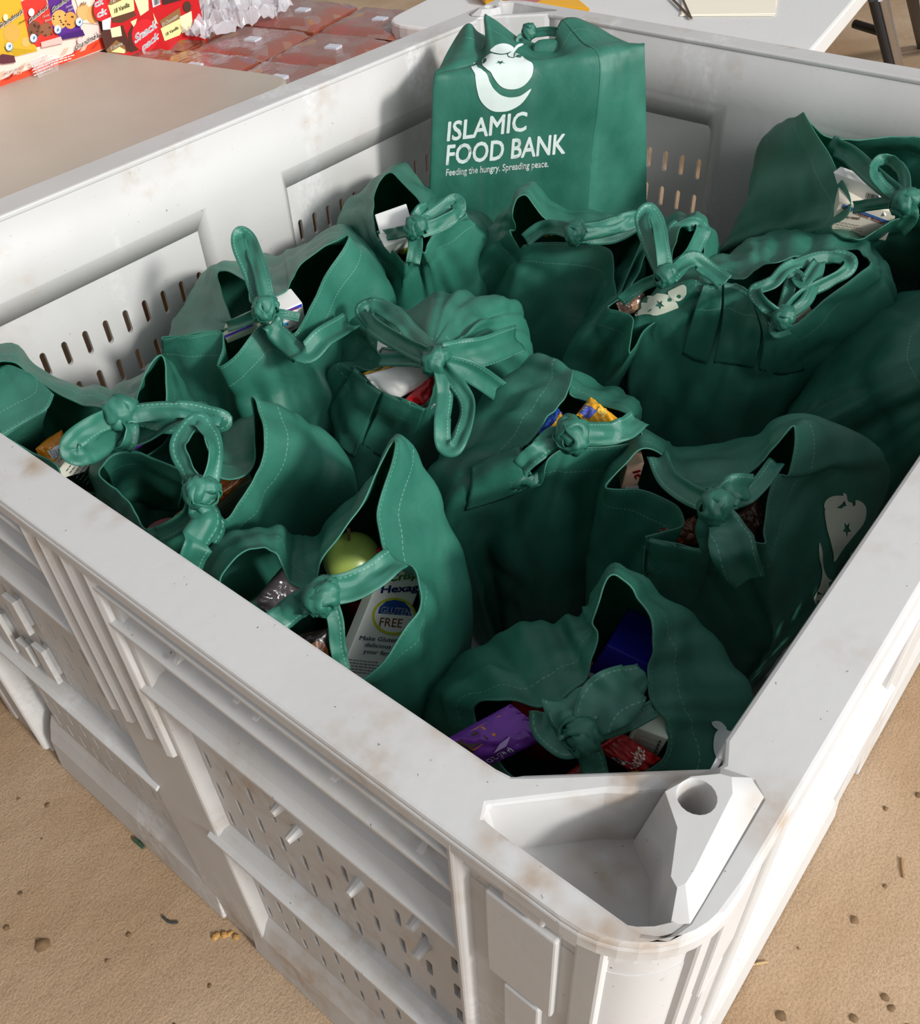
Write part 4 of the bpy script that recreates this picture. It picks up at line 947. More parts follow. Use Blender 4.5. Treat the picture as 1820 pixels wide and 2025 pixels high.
def lines(p0, p1, dv, n, w=1.6, col='5a5a58', ragged=1, sd=0):
    """rows of tiny unreadable print, as thin bars from p0->p1, stepping dv"""
    r = random.Random(sd); out = []
    for i in range(n):
        x0, y0 = p0[0]+dv[0]*i, p0[1]+dv[1]*i; t = 1-r.random()*.25*ragged; x1, y1 = x0+(p1[0]-p0[0])*t, y0+(p1[1]-p0[1])*t
        # broken into word-like dashes
        L = sqrt((x1-x0)**2+(y1-y0)**2); u = ((x1-x0)/L, (y1-y0)/L); a = 0
        while a < L:
            b = min(L, a+r.uniform(3, 9)); nx, ny = -u[1]*w/2, u[0]*w/2
            out.append(('p', [(x0+u[0]*a+nx, y0+u[1]*a+ny), (x0+u[0]*b+nx, y0+u[1]*b+ny), (x0+u[0]*b-nx, y0+u[1]*b-ny), (x0+u[0]*a-nx, y0+u[1]*a-ny)], col)); a = b+1.6
    return out
def printed_lines(parent, p0, n, shapes, eps=.0012):
    mb = MB()
    for s in shapes: mb.add([onplane(x, y, p0, n)+n*eps for x, y in s[1]], [tuple(range(len(s[1])))])
    mb.build('printed_text', flat(shapes[0][2]), parent)
def barcode(p, u, v, n=18, sd=0):
    r = random.Random(sd); out = []; a = 0
    while a < 1:
        w_ = r.choice([.02, .03, .05]); b = min(1, a+w_)
        out.append(('p', [(p[0]+u[0]*a, p[1]+u[1]*a), (p[0]+u[0]*b, p[1]+u[1]*b), (p[0]+u[0]*b+v[0], p[1]+u[1]*b+v[1]), (p[0]+u[0]*a+v[0], p[1]+u[1]*a+v[1])], '1c1c1e')); a = b+r.choice([.015, .03, .04])
    return out
def plane_of(q):
    Q = [V(p) for p in q]; n = newell(Q)
    return Q[0], (n if n.dot(CV-Q[0]) > 0 else -n)
# gluten free box in the front left bag
q = [(768,1100,-.115),(852,1108,-.135),(772,1360,-.175),(668,1345,-.16)]
e = carton('food_box', 'white food box printed GLUTEN FREE in the near left bag', 'box', q, .016, 'ecebe4', [
 ('t', 'Crispy', (768,1150), (838,1141), (3,-14), '4fae2a', .03), ('t', 'Hexagon', (752,1173), (856,1166), (3,-14), '1f3f8f', .03),
 ('c', 779, 1219, 44, 37, 'c6cc2e'), ('c', 779, 1219, 39, 32, 'f2f2ee'), ('c', 780, 1218, 35, 29, 'f8f8f4'),
 ('p', [(746,1213),(750,1200),(763,1189),(780,1186),(798,1190),(810,1203),(813,1218)], '1f4a9a'),
 ('t', 'GLUTEN', (751,1212), (809,1217), (3,-13), 'f4f6fa', .01), ('t', 'FREE', (748,1238), (793,1241), (3,-17), 'c9741f', .005),
 ('t', 'Make Gluten Free', (709,1265), (815,1272), (3,-8), '2c3f63', .01), ('t', 'delicious for', (719,1278), (793,1285), (3,-8), '2c3f63', .01), ('t', 'your family', (716,1291), (784,1298), (3,-8), '2c3f63', .01)])
printed_lines(e, *plane_of(q), lines((688,1304),(762,1312),(-2.4,5.6),5))
# red can, green fruit and dark packs beside it
def can(label, p0, p1, r, col, lid='b9bcc0', text=None, group=None):
    a, b = V(p0), V(p1); e = empty('food_can', a, label, 'can', group)
    MB().cone(a, b, r, r, 28).build('can_label', flat(col, .3), e); d = (b-a).normalized()
    MB().cone(b, b+d*.002, r*1.02, r*.98, 28).build('lid', flat(col, .35), e)
    return e
can('dark red tin lying beside the gluten free box', (750,1200,-.22), (742,1150,-.17), .028, 'a3161c')
pouch('soup_packet', 'red packet with white letters behind the knot of the near left bag', 'packet', [(682,1130,-.12),(755,1080,-.11),(775,1150,-.15),(700,1195,-.16)], .02, 'a81a20', [('t', 'Soup', (.14,.62), (.72,.52), (0,-.32), 'e9dcd6', .03)], seed=2)
bm = bmesh.new(); bmesh.ops.create_uvsphere(bm, u_segments=24, v_segments=14, radius=1)
c_ = P(697, 1106, -.122); vv = [c_+Vector((v.co.x*.024, v.co.y*.024, v.co.z*.022-.004*max(0, v.co.z)**8)) for v in bm.verts]; bm.verts.index_update(); ff = [tuple(v.index for v in f.verts) for f in bm.faces]; bm.free()
ap = empty('green_apple', c_-Vector((0, 0, .03)), 'pale green apple in the near left bag above the knot', 'fruit')
mk('fruit', vv, ff, mat('apple_skin', hx('9fb257'), .35, var=.25, vscale=30), ap, smooth=True)
MB().cone(c_+Vector((0, 0, .022)), c_+Vector((.003, .002, .032)), .0012, .0016, 8).build('stem', flat('4a3520'), ap)
pouch('biscuit_packet', 'brown and black biscuit packet at the bottom of the near left bag', 'packet', [(560,1265,-.15),(655,1240,-.15),(665,1320,-.18),(600,1330,-.18)], .02, '1b1512', [('c', .62,.45,.22,.3,'8a5128'), ('c', .4,.6,.12,.2,'b06b30')], seed=3)
pouch('crisps_bag', 'clear and grey crisps bag in the curled side of the near left bag', 'packet', [(500,1190,-.14),(560,1120,-.13),(610,1180,-.16),(560,1230,-.17)], .015, '4a4446', [], seed=4, rough=.15)
# pasta box and orange packet, far left bag
q = [(154,872,-.12),(238,846,-.12),(190,960,-.16),(104,935,-.15)]
q = [(130,885,-.115),(212,862,-.115),(225,960,-.17),(140,985,-.17)]
q = [(165,868,-.098),(240,846,-.093),(165,985,-.15),(95,955,-.14)]
e = carton('pasta_box', 'cream pasta box with small print in the far left bag', 'box', q, .03, 'e7e3d2', [('t', 'Classic American', (118,915), (150,872), (-4,-4), 'b02a4a', .02), ('t', 'spaghetti', (128,962), (147,956), (-3,-9), '2a2a2a', .03),
 ('p', [(228,862),(240,846),(202,916),(190,940),(178,950)], '8e8f8c'), ('p', [(198,880),(212,868),(206,900),(192,915)], 'c7a63a')])
printed_lines(e, *plane_of(q), lines((132,930),(170,880),(6.5,4.5),7, w=1.4))
q = [(84,880,-.11),(118,858,-.11),(128,885,-.12),(92,908,-.12)]
e = pouch('snack_packet', 'orange snack packet with a barcode in the far left bag', 'packet', [(70,888,-.12),(122,850,-.115),(138,900,-.14),(88,925,-.145)], .018, 'd98a26', [('r', .25,.18,.85,.55,'dfe1e6')]+[('r', .3+.045*i,.22,.3+.045*i+random.Random(i).choice([.012,.022]),.5,'1c1c1e') for i in range(11)], seed=5)
pouch('sweets_packet', 'purple sweets packet under the knot of the far left bag', 'packet', [(235,860,-.13),(300,838,-.12),(312,862,-.13),(250,900,-.15)], .012, '5a2a86', [('t', 'LIKE', (.3,.7), (.75,.5), (0,-.4), 'e8e8ee', .02), ('c', .75,.6,.12,.22,'7f8a35')], seed=6)
# caramel wrappers, box in the front left bag
pouch('caramel_packet', 'shiny orange caramel packet beside the front left knot', 'packet', [(420,960,-.13),(478,934,-.12),(484,948,-.125),(428,1000,-.15)], .014, 'b5621a', [('r', .1,.42,.95,.52,'e9e0d4'), ('r', .1,.1,.9,.25,'7c3a12')], seed=7, rough=.12)
pouch('biscuit_packet', 'yellow brown biscuit packet deep in the open side of the front left bag', 'packet', [(345,1020,-.14),(392,985,-.13),(400,1010,-.14),(358,1040,-.15)], .014, 'b9833f', [('c', .5,.5,.25,.3,'d9b070')], seed=8)
q = [(425,985,-.14),(500,950,-.13),(470,1010,-.17),(418,1035,-.18)]
e = carton('food_box', 'grey green food box with fine print right of the front left knot', 'box', q, .03, '9ba18c', []); printed_lines(e, *plane_of(q), lines((432,1008),(480,975),(2,6),4, w=1.2, col='3a403c'))
can('dark red tin at the rim edge under the front left knot', (350,1110,-.20), (338,1085,-.15), .028, '5c1418')
q = [(398,1075,-.14),(418,1062,-.14),(412,1100,-.17),(390,1108,-.17)]
carton('food_box', 'small cream box with black print under the front left knot', 'box', q, .02, 'd9d9c2', [('p', [(396,1090),(412,1076),(413,1079),(397,1094)], '222222')])
# centre bag
q = [(722,735,-.115),(835,715,-.11),(862,745,-.13),(765,800,-.155)]
pouch('food_tray', 'white wrapped food tray in the round middle bag', 'tray', [(722,742,-.125),(845,708,-.11),(862,752,-.13),(768,798,-.155)], .022, 'f1efec', [('c', .9,.12,.14,.1,'c3202a')], seed=9, crink=.0012, rough=.35)
pouch('soup_packet', 'red and white packet in the round middle bag left of its knot', 'packet', [(790,800,-.15),(856,742,-.12),(872,790,-.15),(820,825,-.17)], .016, 'cf1f27', [('r', .25,.45,.8,.95,'dcdcda')]+[('r', .3,.5+.07*i,.75,.52+.07*i,'8c8c90') for i in range(6)], seed=10)
pouch('cheese_packet', 'yellow edged packet behind the white tray in the middle bag', 'packet', [(718,738,-.13),(790,716,-.12),(792,722,-.125),(722,752,-.14)], .008, 'c8962a', [], seed=11)
q = [(745,692,-.105),(795,684,-.10),(800,704,-.115),(752,712,-.12)]
carton('food_box', 'white box corner above the strap of the middle bag', 'box', q, .02, 'efece8', [])
# yellow and blue packets, right of middle
YB = 'yellow and blue packets in the bag right of the middle'
pouch('pasta_packet', 'blue and yellow packet left of the knot right of middle', 'packet', [(1062,850,-.13),(1095,798,-.12),(1122,830,-.12),(1075,872,-.14)], .016, '2f4fa0', [('r', .08,.42,.92,.75,'e0a01e'), ('r', .1,.78,.9,.95,'4f8f3a')], YB, seed=12)
pouch('pasta_packet', 'blue and yellow packet right of the knot right of middle', 'packet', [(1140,820,-.12),(1168,785,-.115),(1222,828,-.12),(1180,852,-.13)], .016, 'e3a41f', [('r', .05,.05,.45,.5,'4c5fb8'), ('c', .6,.6,.2,.15,'f0c650')], YB, seed=13)
pouch('biscuit_packet', 'small orange packet edge below the knot right of middle', 'packet', [(1085,890,-.125),(1150,872,-.125),(1160,890,-.14),(1095,905,-.14)], .01, 'a86a2c', [], seed=14)
# left wall bag
q = [(530,628,-.09),(598,598,-.085),(600,660,-.12),(540,672,-.12)]
carton('food_box', 'white box with a blue stripe right of the knot by the left wall', 'box', q, .03, 'e9e5e2', [('p', [(531,628),(597,600),(597,606),(531,634)], '2a3fb0'), ('p', [(536,640),(570,637),(570,642),(536,646)], '3fa0d8'), ('t', 'with Italian', (545,622), (590,610), (1,-5), 'c0403a', .02), ('t', 'All you need', (540,662), (580,648), (1,-6), '8a4a34', .02)])
q = [(440,660,-.115),(505,632,-.095),(512,650,-.11),(450,680,-.13)]
carton('food_box', 'pale green box with a purple edge left of the knot by the left wall', 'box', q, .02, 'a9b5a0', [('p', [(442,664),(500,640),(501,644),(445,668)], '4a3aa0')])
# behind left bag
q = [(752,462,-.10),(815,440,-.09),(822,462,-.11),(758,484,-.12)]
carton('food_box', 'white box under the knot beside the upright bag', 'box', q, .03, 'e6e6e2', [])
q = [(760,488,-.11),(808,470,-.105),(815,500,-.13),(775,506,-.13)]
carton('food_box', 'white and olive box below the knot beside the upright bag', 'box', q, .02, 'dddcd4', [('p', [(785,496),(806,488),(808,500),(795,503)], '8f8f3a')])
# below upright bag
OR = 'orange snack packets under the upright bag'
pouch('snack_packet', 'orange snack packet left of the knot below the upright bag', 'packet', [(1070,448,-.10),(1100,436,-.095),(1112,456,-.105),(1078,468,-.115)], .014, 'cf7a2a', [('c', .5,.5,.25,.25,'eab070')], OR, seed=15)
pouch('snack_packet', 'brown orange snack packet right of the knot below the upright bag', 'packet', [(1172,452,-.11),(1196,444,-.105),(1200,458,-.115),(1176,464,-.12)], .01, '9a5424', [], OR, seed=16)
pouch('bread_packet', 'brown bread packet in the bag with rabbit ear loops', 'packet', [(1218,600,-.13),(1270,570,-.125),(1282,600,-.14),(1232,628,-.15)], .014, '54423a', [('c', .5,.5,.2,.3,'8a6a50')], seed=17, rough=.15)
pouch('snack_packet', 'orange packet right of the rabbit ear knot', 'packet', [(1335,520,-.09),(1352,508,-.085),(1358,522,-.09),(1342,534,-.10)], .008, 'c9772e', [], seed=27)
# big right bag, far right bag
q = [(1540,630,-.12),(1600,600,-.115),(1618,636,-.13),(1556,662,-.14)]
e = carton('food_box', 'cream box with lime mark under the twisted straps', 'box', q, .02, 'd8d2bc', [('p', [(1548,645),(1562,640),(1566,650),(1552,655)], 'c3cc2a')]); printed_lines(e, *plane_of(q), lines((1570,632),(1602,618),(3,5),3, w=1))
q = [(1640,405,-.09),(1700,392,-.08),(1770,438,-.10),(1660,470,-.125)]
q = [(1660,398,-.075),(1775,420,-.085),(1755,470,-.12),(1640,455,-.115)]
e = carton('food_box', 'cream food box with red print in the far right bag', 'box', q, .03, 'e6dccb', [('p', [(1668,403),(1762,438),(1760,443),(1666,409)], '3a6aa8'), ('t', 'with Classic Italian', (1664,412), (1748,444), (3,-7), 'a03a26', .015), ('t', 'All you need', (1656,428), (1700,434), (2,-6), '7a4030', .02)])
printed_lines(e, *plane_of(q), lines((1655,437),(1712,448),(-1,5),3, w=1.2, col='7a6a5c'))
q = [(1650,345,-.05),(1700,360,-.055),(1765,402,-.075),(1668,402,-.08)]
q = [(1648,340,-.055),(1735,372,-.06),(1760,410,-.085),(1665,395,-.085)]
e = carton('food_box', 'white carton with a barcode behind the far right knot', 'box', q, .02, 'e2dfda', []); printed_lines(e, *plane_of(q), barcode((1712,392), (34,9), (3,-12)))
# bag with logo flap
q = [(1240,925,-.12),(1275,915,-.115),(1280,965,-.14),(1228,968,-.145)]
carton('food_box', 'pinkish box with red letters in the shaded right bag', 'box', q, .02, 'c9a58f', [('t', 'It', (1252,932), (1258,948), (14,-4), 'a01c28', .03), ('p', [(1236,962),(1262,958),(1264,966),(1236,968)], 'd0cec8')])
BR_ = 'brown packets under the knot of the shaded right bag'
pouch('chocolate_packet', 'brown packet left under the knot of the shaded right bag', 'packet', [(1300,1050,-.15),(1375,1020,-.14),(1395,1070,-.16),(1330,1090,-.17)], .014, '5c3420', [('r', .1,.3,.4,.6,'a8402a')], BR_, seed=18)
pouch('chocolate_packet', 'brown packet right of the knot of the shaded right bag', 'packet', [(1455,1020,-.13),(1500,985,-.12),(1520,1050,-.14),(1480,1070,-.15)], .014, '4a3026', [], BR_, seed=19)
# nearest bag
pouch('snack_packet', 'purple and orange snack packet in the nearest corner bag', 'packet', [(868,1470,-.15),(1010,1392,-.125),(1090,1455,-.13),(945,1525,-.165)], .03, '6a2a96', [
 ('p', [(.05,.1),(.5,.04),(.9,.08),(.62,.34),(.3,.4),(.08,.45)], 'c4701c'), ('p', [(.2,.12),(.5,.1),(.55,.3),(.3,.34)], '3a1c14'), ('p', [(.05,.05),(.12,.5),(.3,.4),(.2,.1)], '2c1410'),
 ('t', '2.75 OZ (78 g)', (.1,.86), (.62,.80), (0,-.13), 'e6dcee', .01), ('p', [(.45,.62),(.6,.5),(.75,.48),(.62,.62)], 'b59ad0')], seed=20, rough=.16)
q = [(1190,1270,-.115),(1290,1315,-.115),(1270,1345,-.14),(1150,1320,-.145)]
q = [(1200,1275,-.11),(1292,1320,-.115),(1235,1400,-.17),(1135,1370,-.165)]
carton('food_box', 'dark blue box with a red stripe in the arched opening of the nearest bag', 'box', q, .05, '1c1a86', [
 ('p', [(1166,1328),(1215,1346),(1210,1356),(1160,1338)], 'e6e2dc'), ('p', [(1162,1336),(1212,1354),(1209,1361),(1158,1343)], 'a82030'), ('p', [(1158,1344),(1208,1362),(1180,1398),(1135,1372)], 'd8d0b4')], rough=.3)
can('yellow topped tin under the straps of the nearest bag', (1150,1400,-.20), (1140,1368,-.155), .026, 'b8860f')
q = [(1180,1480,-.13),(1228,1448,-.12),(1308,1500,-.14),(1262,1535,-.155)]
pouch('chocolate_bar', 'red chocolate bar wrapper right of the nearest knot', 'chocolate', q, .014, 'b01d22', [('t', 'Chocolate', (.25,.7), (.95,.62), (0,-.3), 'f0dccc', .02), ('c', .2,.35,.09,.14,'f0ece8'), ('c', .2,.35,.05,.08,'221a1a'), ('r', .05,.72,.3,.8,'e0a040')], seed=21)
q = [(1262,1440,-.12),(1322,1462,-.125),(1300,1512,-.15),(1240,1478,-.145)]
e = carton('food_box', 'white carton with small figures beside the red chocolate bar', 'box', q, .02, 'cdd6c4', [('t', '99999', (1296,1498), (1310,1465), (-6,-3), '3a4a40', .01)]); printed_lines(e, *plane_of(q), lines((1268,1452),(1310,1468),(-4,8),4, w=1, col='7f8a80'))
can('red tin behind the knot in the nearest bag', (1075,1440,-.20), (1082,1400,-.15), .026, 'b01e24')
pouch('soup_packet', 'red packet against the near corner under the nearest knot', 'packet', [(1110,1540,-.16),(1170,1500,-.15),(1205,1550,-.18),(1140,1580,-.19)], .014, '8c161c', [], seed=22)
pouch('snack_packet', 'white and red packet right under the straps of the nearest bag', 'packet', [(1205,1425,-.13),(1255,1380,-.12),(1268,1410,-.13),(1222,1450,-.15)], .012, 'd9cfc8', [('r', .4,.05,.5,.95,'b02430')], seed=23)
# ---------------------------------------------------------------- tables behind the bin
TZ = -.09
def folding_table(label, corner_pts, parts_mat, legs, th=.034, group=None):
    c = sum((Vector((*p, 0)) for p in corner_pts), Vector())/len(corner_pts); c.z = FLOORZ
    e = empty('folding_table', c, label, 'table', group)
    MB().prism(corner_pts, TZ-th, TZ).build('tabletop', parts_mat, e, bevel=.005)
    for a, b in legs:
        MB().cone(a, b, .0125, .0125, 14).build('leg', M_CHROME, e)
        MB().cone(b, Vector(b)+Vector((0, 0, .012)), .015, .015, 14).build('rubber_foot', M_BLACK, e)
    return e
def rounded(poly, r, k=6):
    out = []; n = len(poly)
    for i in range(n):
        a, b, c = Vector(poly[i-1]), Vector(poly[i]), Vector(poly[(i+1) % n]); u, w_ = (a-b).normalized(), (c-b).normalized()
        for j in range(k+1):
            t = j/k; p = (b+u*r)*(1-t)**2+b*2*t*(1-t)+(b+w_*r)*t*t; out.append((p.x, p.y))
    return out
d1 = Vector((-.078, .342)).normalized(); d2 = Vector((-.342, -.078)).normalized(); c0 = Vector((.924, 1.215))
tl = [c0, c0+d1*1.35, c0+d1*1.35+d2*1.5, c0+d2*1.5]
def leg_at(p, z0=-.12): return (Vector((p.x, p.y, z0)), Vector((p.x, p.y, FLOORZ+.001)))
folding_table('beige folding table left of the bin holding the cookie box', rounded([tuple(p) for p in tl], .06), M_TABLE, [leg_at(c0+d1*.25+d2*.12), leg_at(c0+d1*.95+d2*.12), leg_at(c0+d1*.25+d2*1.35), leg_at(c0+d1*.95+d2*1.35)])
e1 = Vector((.987, .164)); e2 = Vector((-.164, .987)); o1 = Vector((1.503, .567))-e1*.15
tr = [o1, o1+e1*1.7, o1+e1*1.7+e2*.775, o1+e2*.775]
lt = P(1743, -6, -.13); lb = P(1835, 380, FLOORZ+.001)
ta = folding_table('white folding table behind the far wall of the bin with papers on it', rounded([tuple(p) for p in tr], .06), M_TABLE2,
 [(lt, lb), leg_at(o1+e1*.25+e2*.7), leg_at(o1+e1*.25+e2*.08), leg_at(o1+e1*1.5+e2*.7)], th=.042)
MB().cone(P(1690, 47, -.21), lt.lerp(lb, .16), .009, .009, 10).build('brace', M_BLACK, ta)
MB().cone(lt+Vector((-.02, .01, 0)), lb+Vector((-.02, .01, 0)), .009, .009, 12).build('leg', M_BLACK, ta)
# sheets of paper
PG = 'loose cream sheets on the white table'
for i, (r_, dx, dz, lb_) in enumerate([(0, 0, .004, 'cream sheet of paper topmost on the white table'), (.04, .006, .0025, 'cream sheet of paper under the top one on the white table'), (-.05, -.004, .001, 'lowest cream sheet of paper on the white table')]):
    c = Vector((1.665, .82)); pts = [Vector((1.548, .842)), Vector((1.642, .700)), Vector((1.86, .80)), Vector((1.77, .96))]
    R2 = Matrix.Rotation(r_, 2); pp = [R2 @ (p-c)+c+Vector((dx, dx)) for p in pts]
    o = MB().prism([tuple(p) for p in pp], TZ+.0005+dz*.4, TZ+.0012+dz*.4+.0004).build('paper_sheet', flat('f2e8d4', .7)); tag(o, lb_, 'paper', PG)
o = MB(); o.cone(P(1328, -4, TZ+.004), P(1368, 36, TZ+.004), .0022, .0022, 8); o.cone(P(1350, -4, TZ+.004), P(1368, 36, TZ+.004), .0018, .0018, 8)
tag(o.build('paper_clip_band', flat('5a4630')), 'thin brown band lying against the paper sheets', 'band')
# yellow edged packet at the top
q = [(930,-30,-.06),(1110,-28,-.06),(1118,2,-.075),(1070,18,-.078)]
e = carton('snack_box', 'yellow edged snack box on the white table above the upright bag', 'box', [(925,-40,-.07),(1120,-22,-.07),(1085,12,-.075),(960,-4,-.075)], .012, 'e9a91c', [('p', [(940,-20),(1085,-8),(1060,6),(950,-4)], 'b86a6e')])
# ---------------------------------------------------------------- cookie box
cb0 = P(0, 171, TZ); cb1 = P(210, 97, TZ); u_ = (cb1-cb0).normalized(); nC = Vector((u_.y, -u_.x, 0)); 
if nC.dot(CV-cb0) < 0: nC = -nC
cbL = cb1-u_*.62; H_ = .34
cook = empty('cookie_box', (cb1+cbL)/2-nC*.09, 'large open red checked cookie box on the beige table', 'box')
bk = [cbL-nC*.18, cb1-nC*.18, cb1, cbL]
MB().hexa([p for p in bk]+[p+Vector((0, 0, H_)) for p in bk]).build('box_body', flat('f3d3c6', .3), cook, bevel=.001)
def pr(shapes): printed(cook, cb0, nC, shapes, .0009)
sx = 300/1820
def z1(x, y): return (x*sx, y*sx)
def zp(l): return [z1(*p) for p in l]
# checked cloth pattern along the foot
pr([('p', zp([(-900,1400),(0,1040),(1268,575),(1235,440),(860,640),(0,960),(-900,1290)]), 'e8482a')])
for i in range(15):
    t = i/15; x = -700+1900*t; y = 1010+(-.368)*(x-0) - 40
    pr([('p', zp([(x,y),(x+70,y-130),(x+130,y-152),(x+62,y-22)]), 'f6b39c')]) if i % 2 else pr([('p', zp([(x,y+20),(x+66,y-60),(x+110,y-78),(x+50,y+0)]), 'c4311c')])
pr([('p', zp([(-200,60),(235,-150),(250,60),(440,610),(160,680),(0,760),(-120,500)]), 'd8a92c'), ('p', zp([(20,560),(430,600),(160,672),(140,640)]), 'c09a1a'),
    ('p', zp([(240,20),(520,-120),(550,20),(720,510),(430,560),(340,480)]), 'd2352a'), ('p', zp([(560,-30),(830,-150),(850,40),(990,420),(720,470),(620,330)]), '5b2a86'), ('p', zp([(860,-120),(1100,-200),(1165,290),(980,270)]), 'f0dccb')])
pr([('c', *z1(130,390), 17, 19, 'd9a24a'), ('c', *z1(300,500), 9, 10, 'e0b060'), ('c', *z1(400,350), 14, 17, '7c4a34'), ('c', *z1(540,350), 12, 14, '8e5a3e'),
    ('c', *z1(700,230), 16, 19, 'dfa95c'), ('c', *z1(830,240), 13, 17, 'd69a4c'), ('c', *z1(985,140), 13, 17, 'e5b070'), ('c', *z1(1100,170), 13, 18, 'dfa763')])
rr = random.Random(5)
pr([('c', *z1(rr.uniform(620,780), rr.uniform(160,300)), 1.6, 1.5, '3a2018') for _ in range(9)]+[('c', *z1(rr.uniform(790,870), rr.uniform(180,300)), 1.4, 1.4, '3a2018') for _ in range(5)]+[('c', *z1(rr.uniform(350,600), rr.uniform(280,420)), 1.8, 1.6, '4c2a1c') for _ in range(12)])
pr([('p', zp([(-150,720),(0,640),(140,660),(160,740),(0,760)]), '5c2a34'), ('p', zp([(460,500),(700,430),(725,510),(470,565)]), 'efb7ad'), ('p', zp([(700,420),(960,350),(990,420),(720,470)]), '3f1d68')])
for s, p0, p1 in [("Grandma's", (-60,345), (235,150)), ("Grandma's", (300,275), (530,95)), ("Grandma's", (575,140), (790,-10))]:
    pr([('t', s, z1(p0[0]+6, p0[1]+7), z1(p1[0]+6, p1[1]+7), (2,-11), 'f4efe6', .05), ('t', s, z1(*p0), z1(*p1), (2,-11), '241a16', .012)])
pr([('t', "Grandma's", z1(862,600), z1(1140,440), (2,-12), 'f8f4ee', .07), ('t', "Grandma's", z1(862,600), z1(1140,440), (2,-12), '3a1c16', .01), ('c', *z1(925,480), 5.5, 7, 'f0c4c0'), ('c', *z1(340,140), 6, 8, 'f2d8d4'), ('c', *z1(30,200), 5, 7, 'f0dcb0'),
    ('t', 'Mix', z1(925,75), z1(1000,40), (1,-8), '2a2220', .0), ('t', 'Peanut Butter', z1(185,280), z1(275,235), (1,-4), '4a2a1a', .02), ('t', 'Chocolate', z1(470,210), z1(550,180), (1,-5), 'f6e8e4', .02), ('t', 'Brownie', z1(500,260), z1(590,225), (1,-5), 'f6e8e4', .02), ('t', 'Oatmeal', z1(745,95), z1(825,60), (1,-5), 'e8dcf4', .02), ('t', 'Raisin', z1(775,130), z1(835,105), (1,-5), 'e8dcf4', .02)])
for n_, x, y in (('9', 72, 550), ('9', 362, 450), ('6', 650, 345), ('4', 907, 255)):
    pr([('c', *z1(x, y), 7.2, 8.6, '4a86c8'), ('c', *z1(x-4, y-4), 6.6, 8, 'cfe6f8'), ('t', n_, z1(x-16, y+26), z1(x+14, y+18), (1,-7.5), '2c6cb4', .02)])
pr([('t', 'NET WT. 2.8 OZ EA', z1(0,890), z1(235,800), (1,-5), 'f6ece8', .05), ('t', 'NET WT. 2.8 OZ EA', z1(0,890), z1(235,800), (1,-5), '4a2a24', .0), ('t', '(5.84 LBS) 2.71kg', z1(0,945), z1(200,860), (1,-4), '4a2a24', .02)])
printed_lines(cook, cb0, nC, lines(z1(285,720), z1(560,610), (1.6,5.6), 6, w=2, col='f2eee8'), .0175)
printed_lines(cook, cb0, nC, lines(z1(560,690), z1(850,600), (-2,5.6), 3, w=2, col='f2eee8'), .0175)
printed_lines(cook, cb0, nC, lines(z1(290,724), z1(560,614), (1.6,5.6), 6, w=.8, col='6a4a40'), .018)
# torn clear tape on the box foot
film = bpy.data.materials.new('clear_film'); film.use_nodes = True; b_ = film.node_tree.nodes['Principled BSDF']; b_.inputs['Base Color'].default_value = (.95, .93, .93, 1); b_.inputs['Roughness'].default_value = .08; b_.inputs['Alpha'].default_value = .22; b_.inputs['Coat Weight'].default_value = .5
pts2 = zp([(270,720),(400,630),(590,640),(620,840),(380,930)])
g = [onplane(x, y, cb0, nC)+nC*(.019+.004*((i*7) % 3)) for i, (x, y) in enumerate(pts2)]; cc = sum(g, Vector())/5+nC*.006
MB().add(g+[cc], [(i, (i+1) % 5, 5) for i in range(5)]).build('clear_tape', film, cook)
# ---------------------------------------------------------------- pudding cartons behind
sp0 = Vector((.83, 1.622, TZ)); sp1 = Vector((1.03, 1.592, TZ)); us = (sp1-sp0).normalized(); nS = Vector((us.y, -us.x, 0))
if nS.dot(CV-sp0) < 0: nS = -nS
def s2(x, y): return (180+x*sx, y*sx)
def s2l(l): return [s2(*p) for p in l]
zdiv = .045
G_ = 'pudding cartons stacked behind the beige table'
for k, (za, zb, lb_) in enumerate([(-.24, zdiv-.002, 'lower red pudding carton printed Snack pack beside the cookie box'), (zdiv, .21, 'upper red pudding carton stacked above the Snack pack carton')]):
    lb_ = lb_.replace('Snack pack', 'with white lettering') if k == 0 else 'upper red pudding carton, topmost of its stack beside the cookie box'
    a = sp0+us*.014; b = sp0+us*.205; e = empty('pudding_carton', (a+b)/2-nS*.08+Vector((0, 0, za-TZ)), lb_, 'box', G_)
    pp = [a-nS*.16, b-nS*.16, b, a]
    MB().hexa([Vector((p.x, p.y, za)) for p in pp]+[Vector((p.x, p.y, zb)) for p in pp]).build('box_body', flat('c3161c', .35), e, bevel=.001)
    if k == 0: low = e
    else: upc = e
def ps(par, shapes): printed(par, sp0, nS, shapes, .0009)
ps(low, [('p', s2l([(110,380),(380,300),(500,620),(180,610)]), '4a2418'), ('p', s2l([(230,340),(350,310),(370,430),(250,450)]), 'f0dfb4'), ('p', s2l([(180,600),(300,480),(400,540),(430,640),(200,640)]), '8a6236'), ('p', s2l([(240,620),(340,560),(410,600),(400,640)]), 'e9dc9a'),
    ('p', s2l([(440,400),(520,240),(560,330),(560,600),(470,630)]), '4a2418'), ('p', s2l([(470,260),(550,220),(520,340)]), 'f0dca8'), ('c', *s2(650,420), 27, 32, 'd01820'),
    ('p', s2l([(820,250),(1060,90),(1080,220),(850,330)]), '8a6236'), ('p', s2l([(830,340),(1070,220),(1110,330),(1060,420),(880,490)]), 'f0e39c'), ('p', s2l([(1060,200),(1200,130),(1220,330),(1090,400)]), 'efe0b6'), ('p', s2l([(740,150),(800,290),(760,260)]), 'f0dca8'),
    ('c', *s2(1150,80), 8, 11, '4a2c1e')])
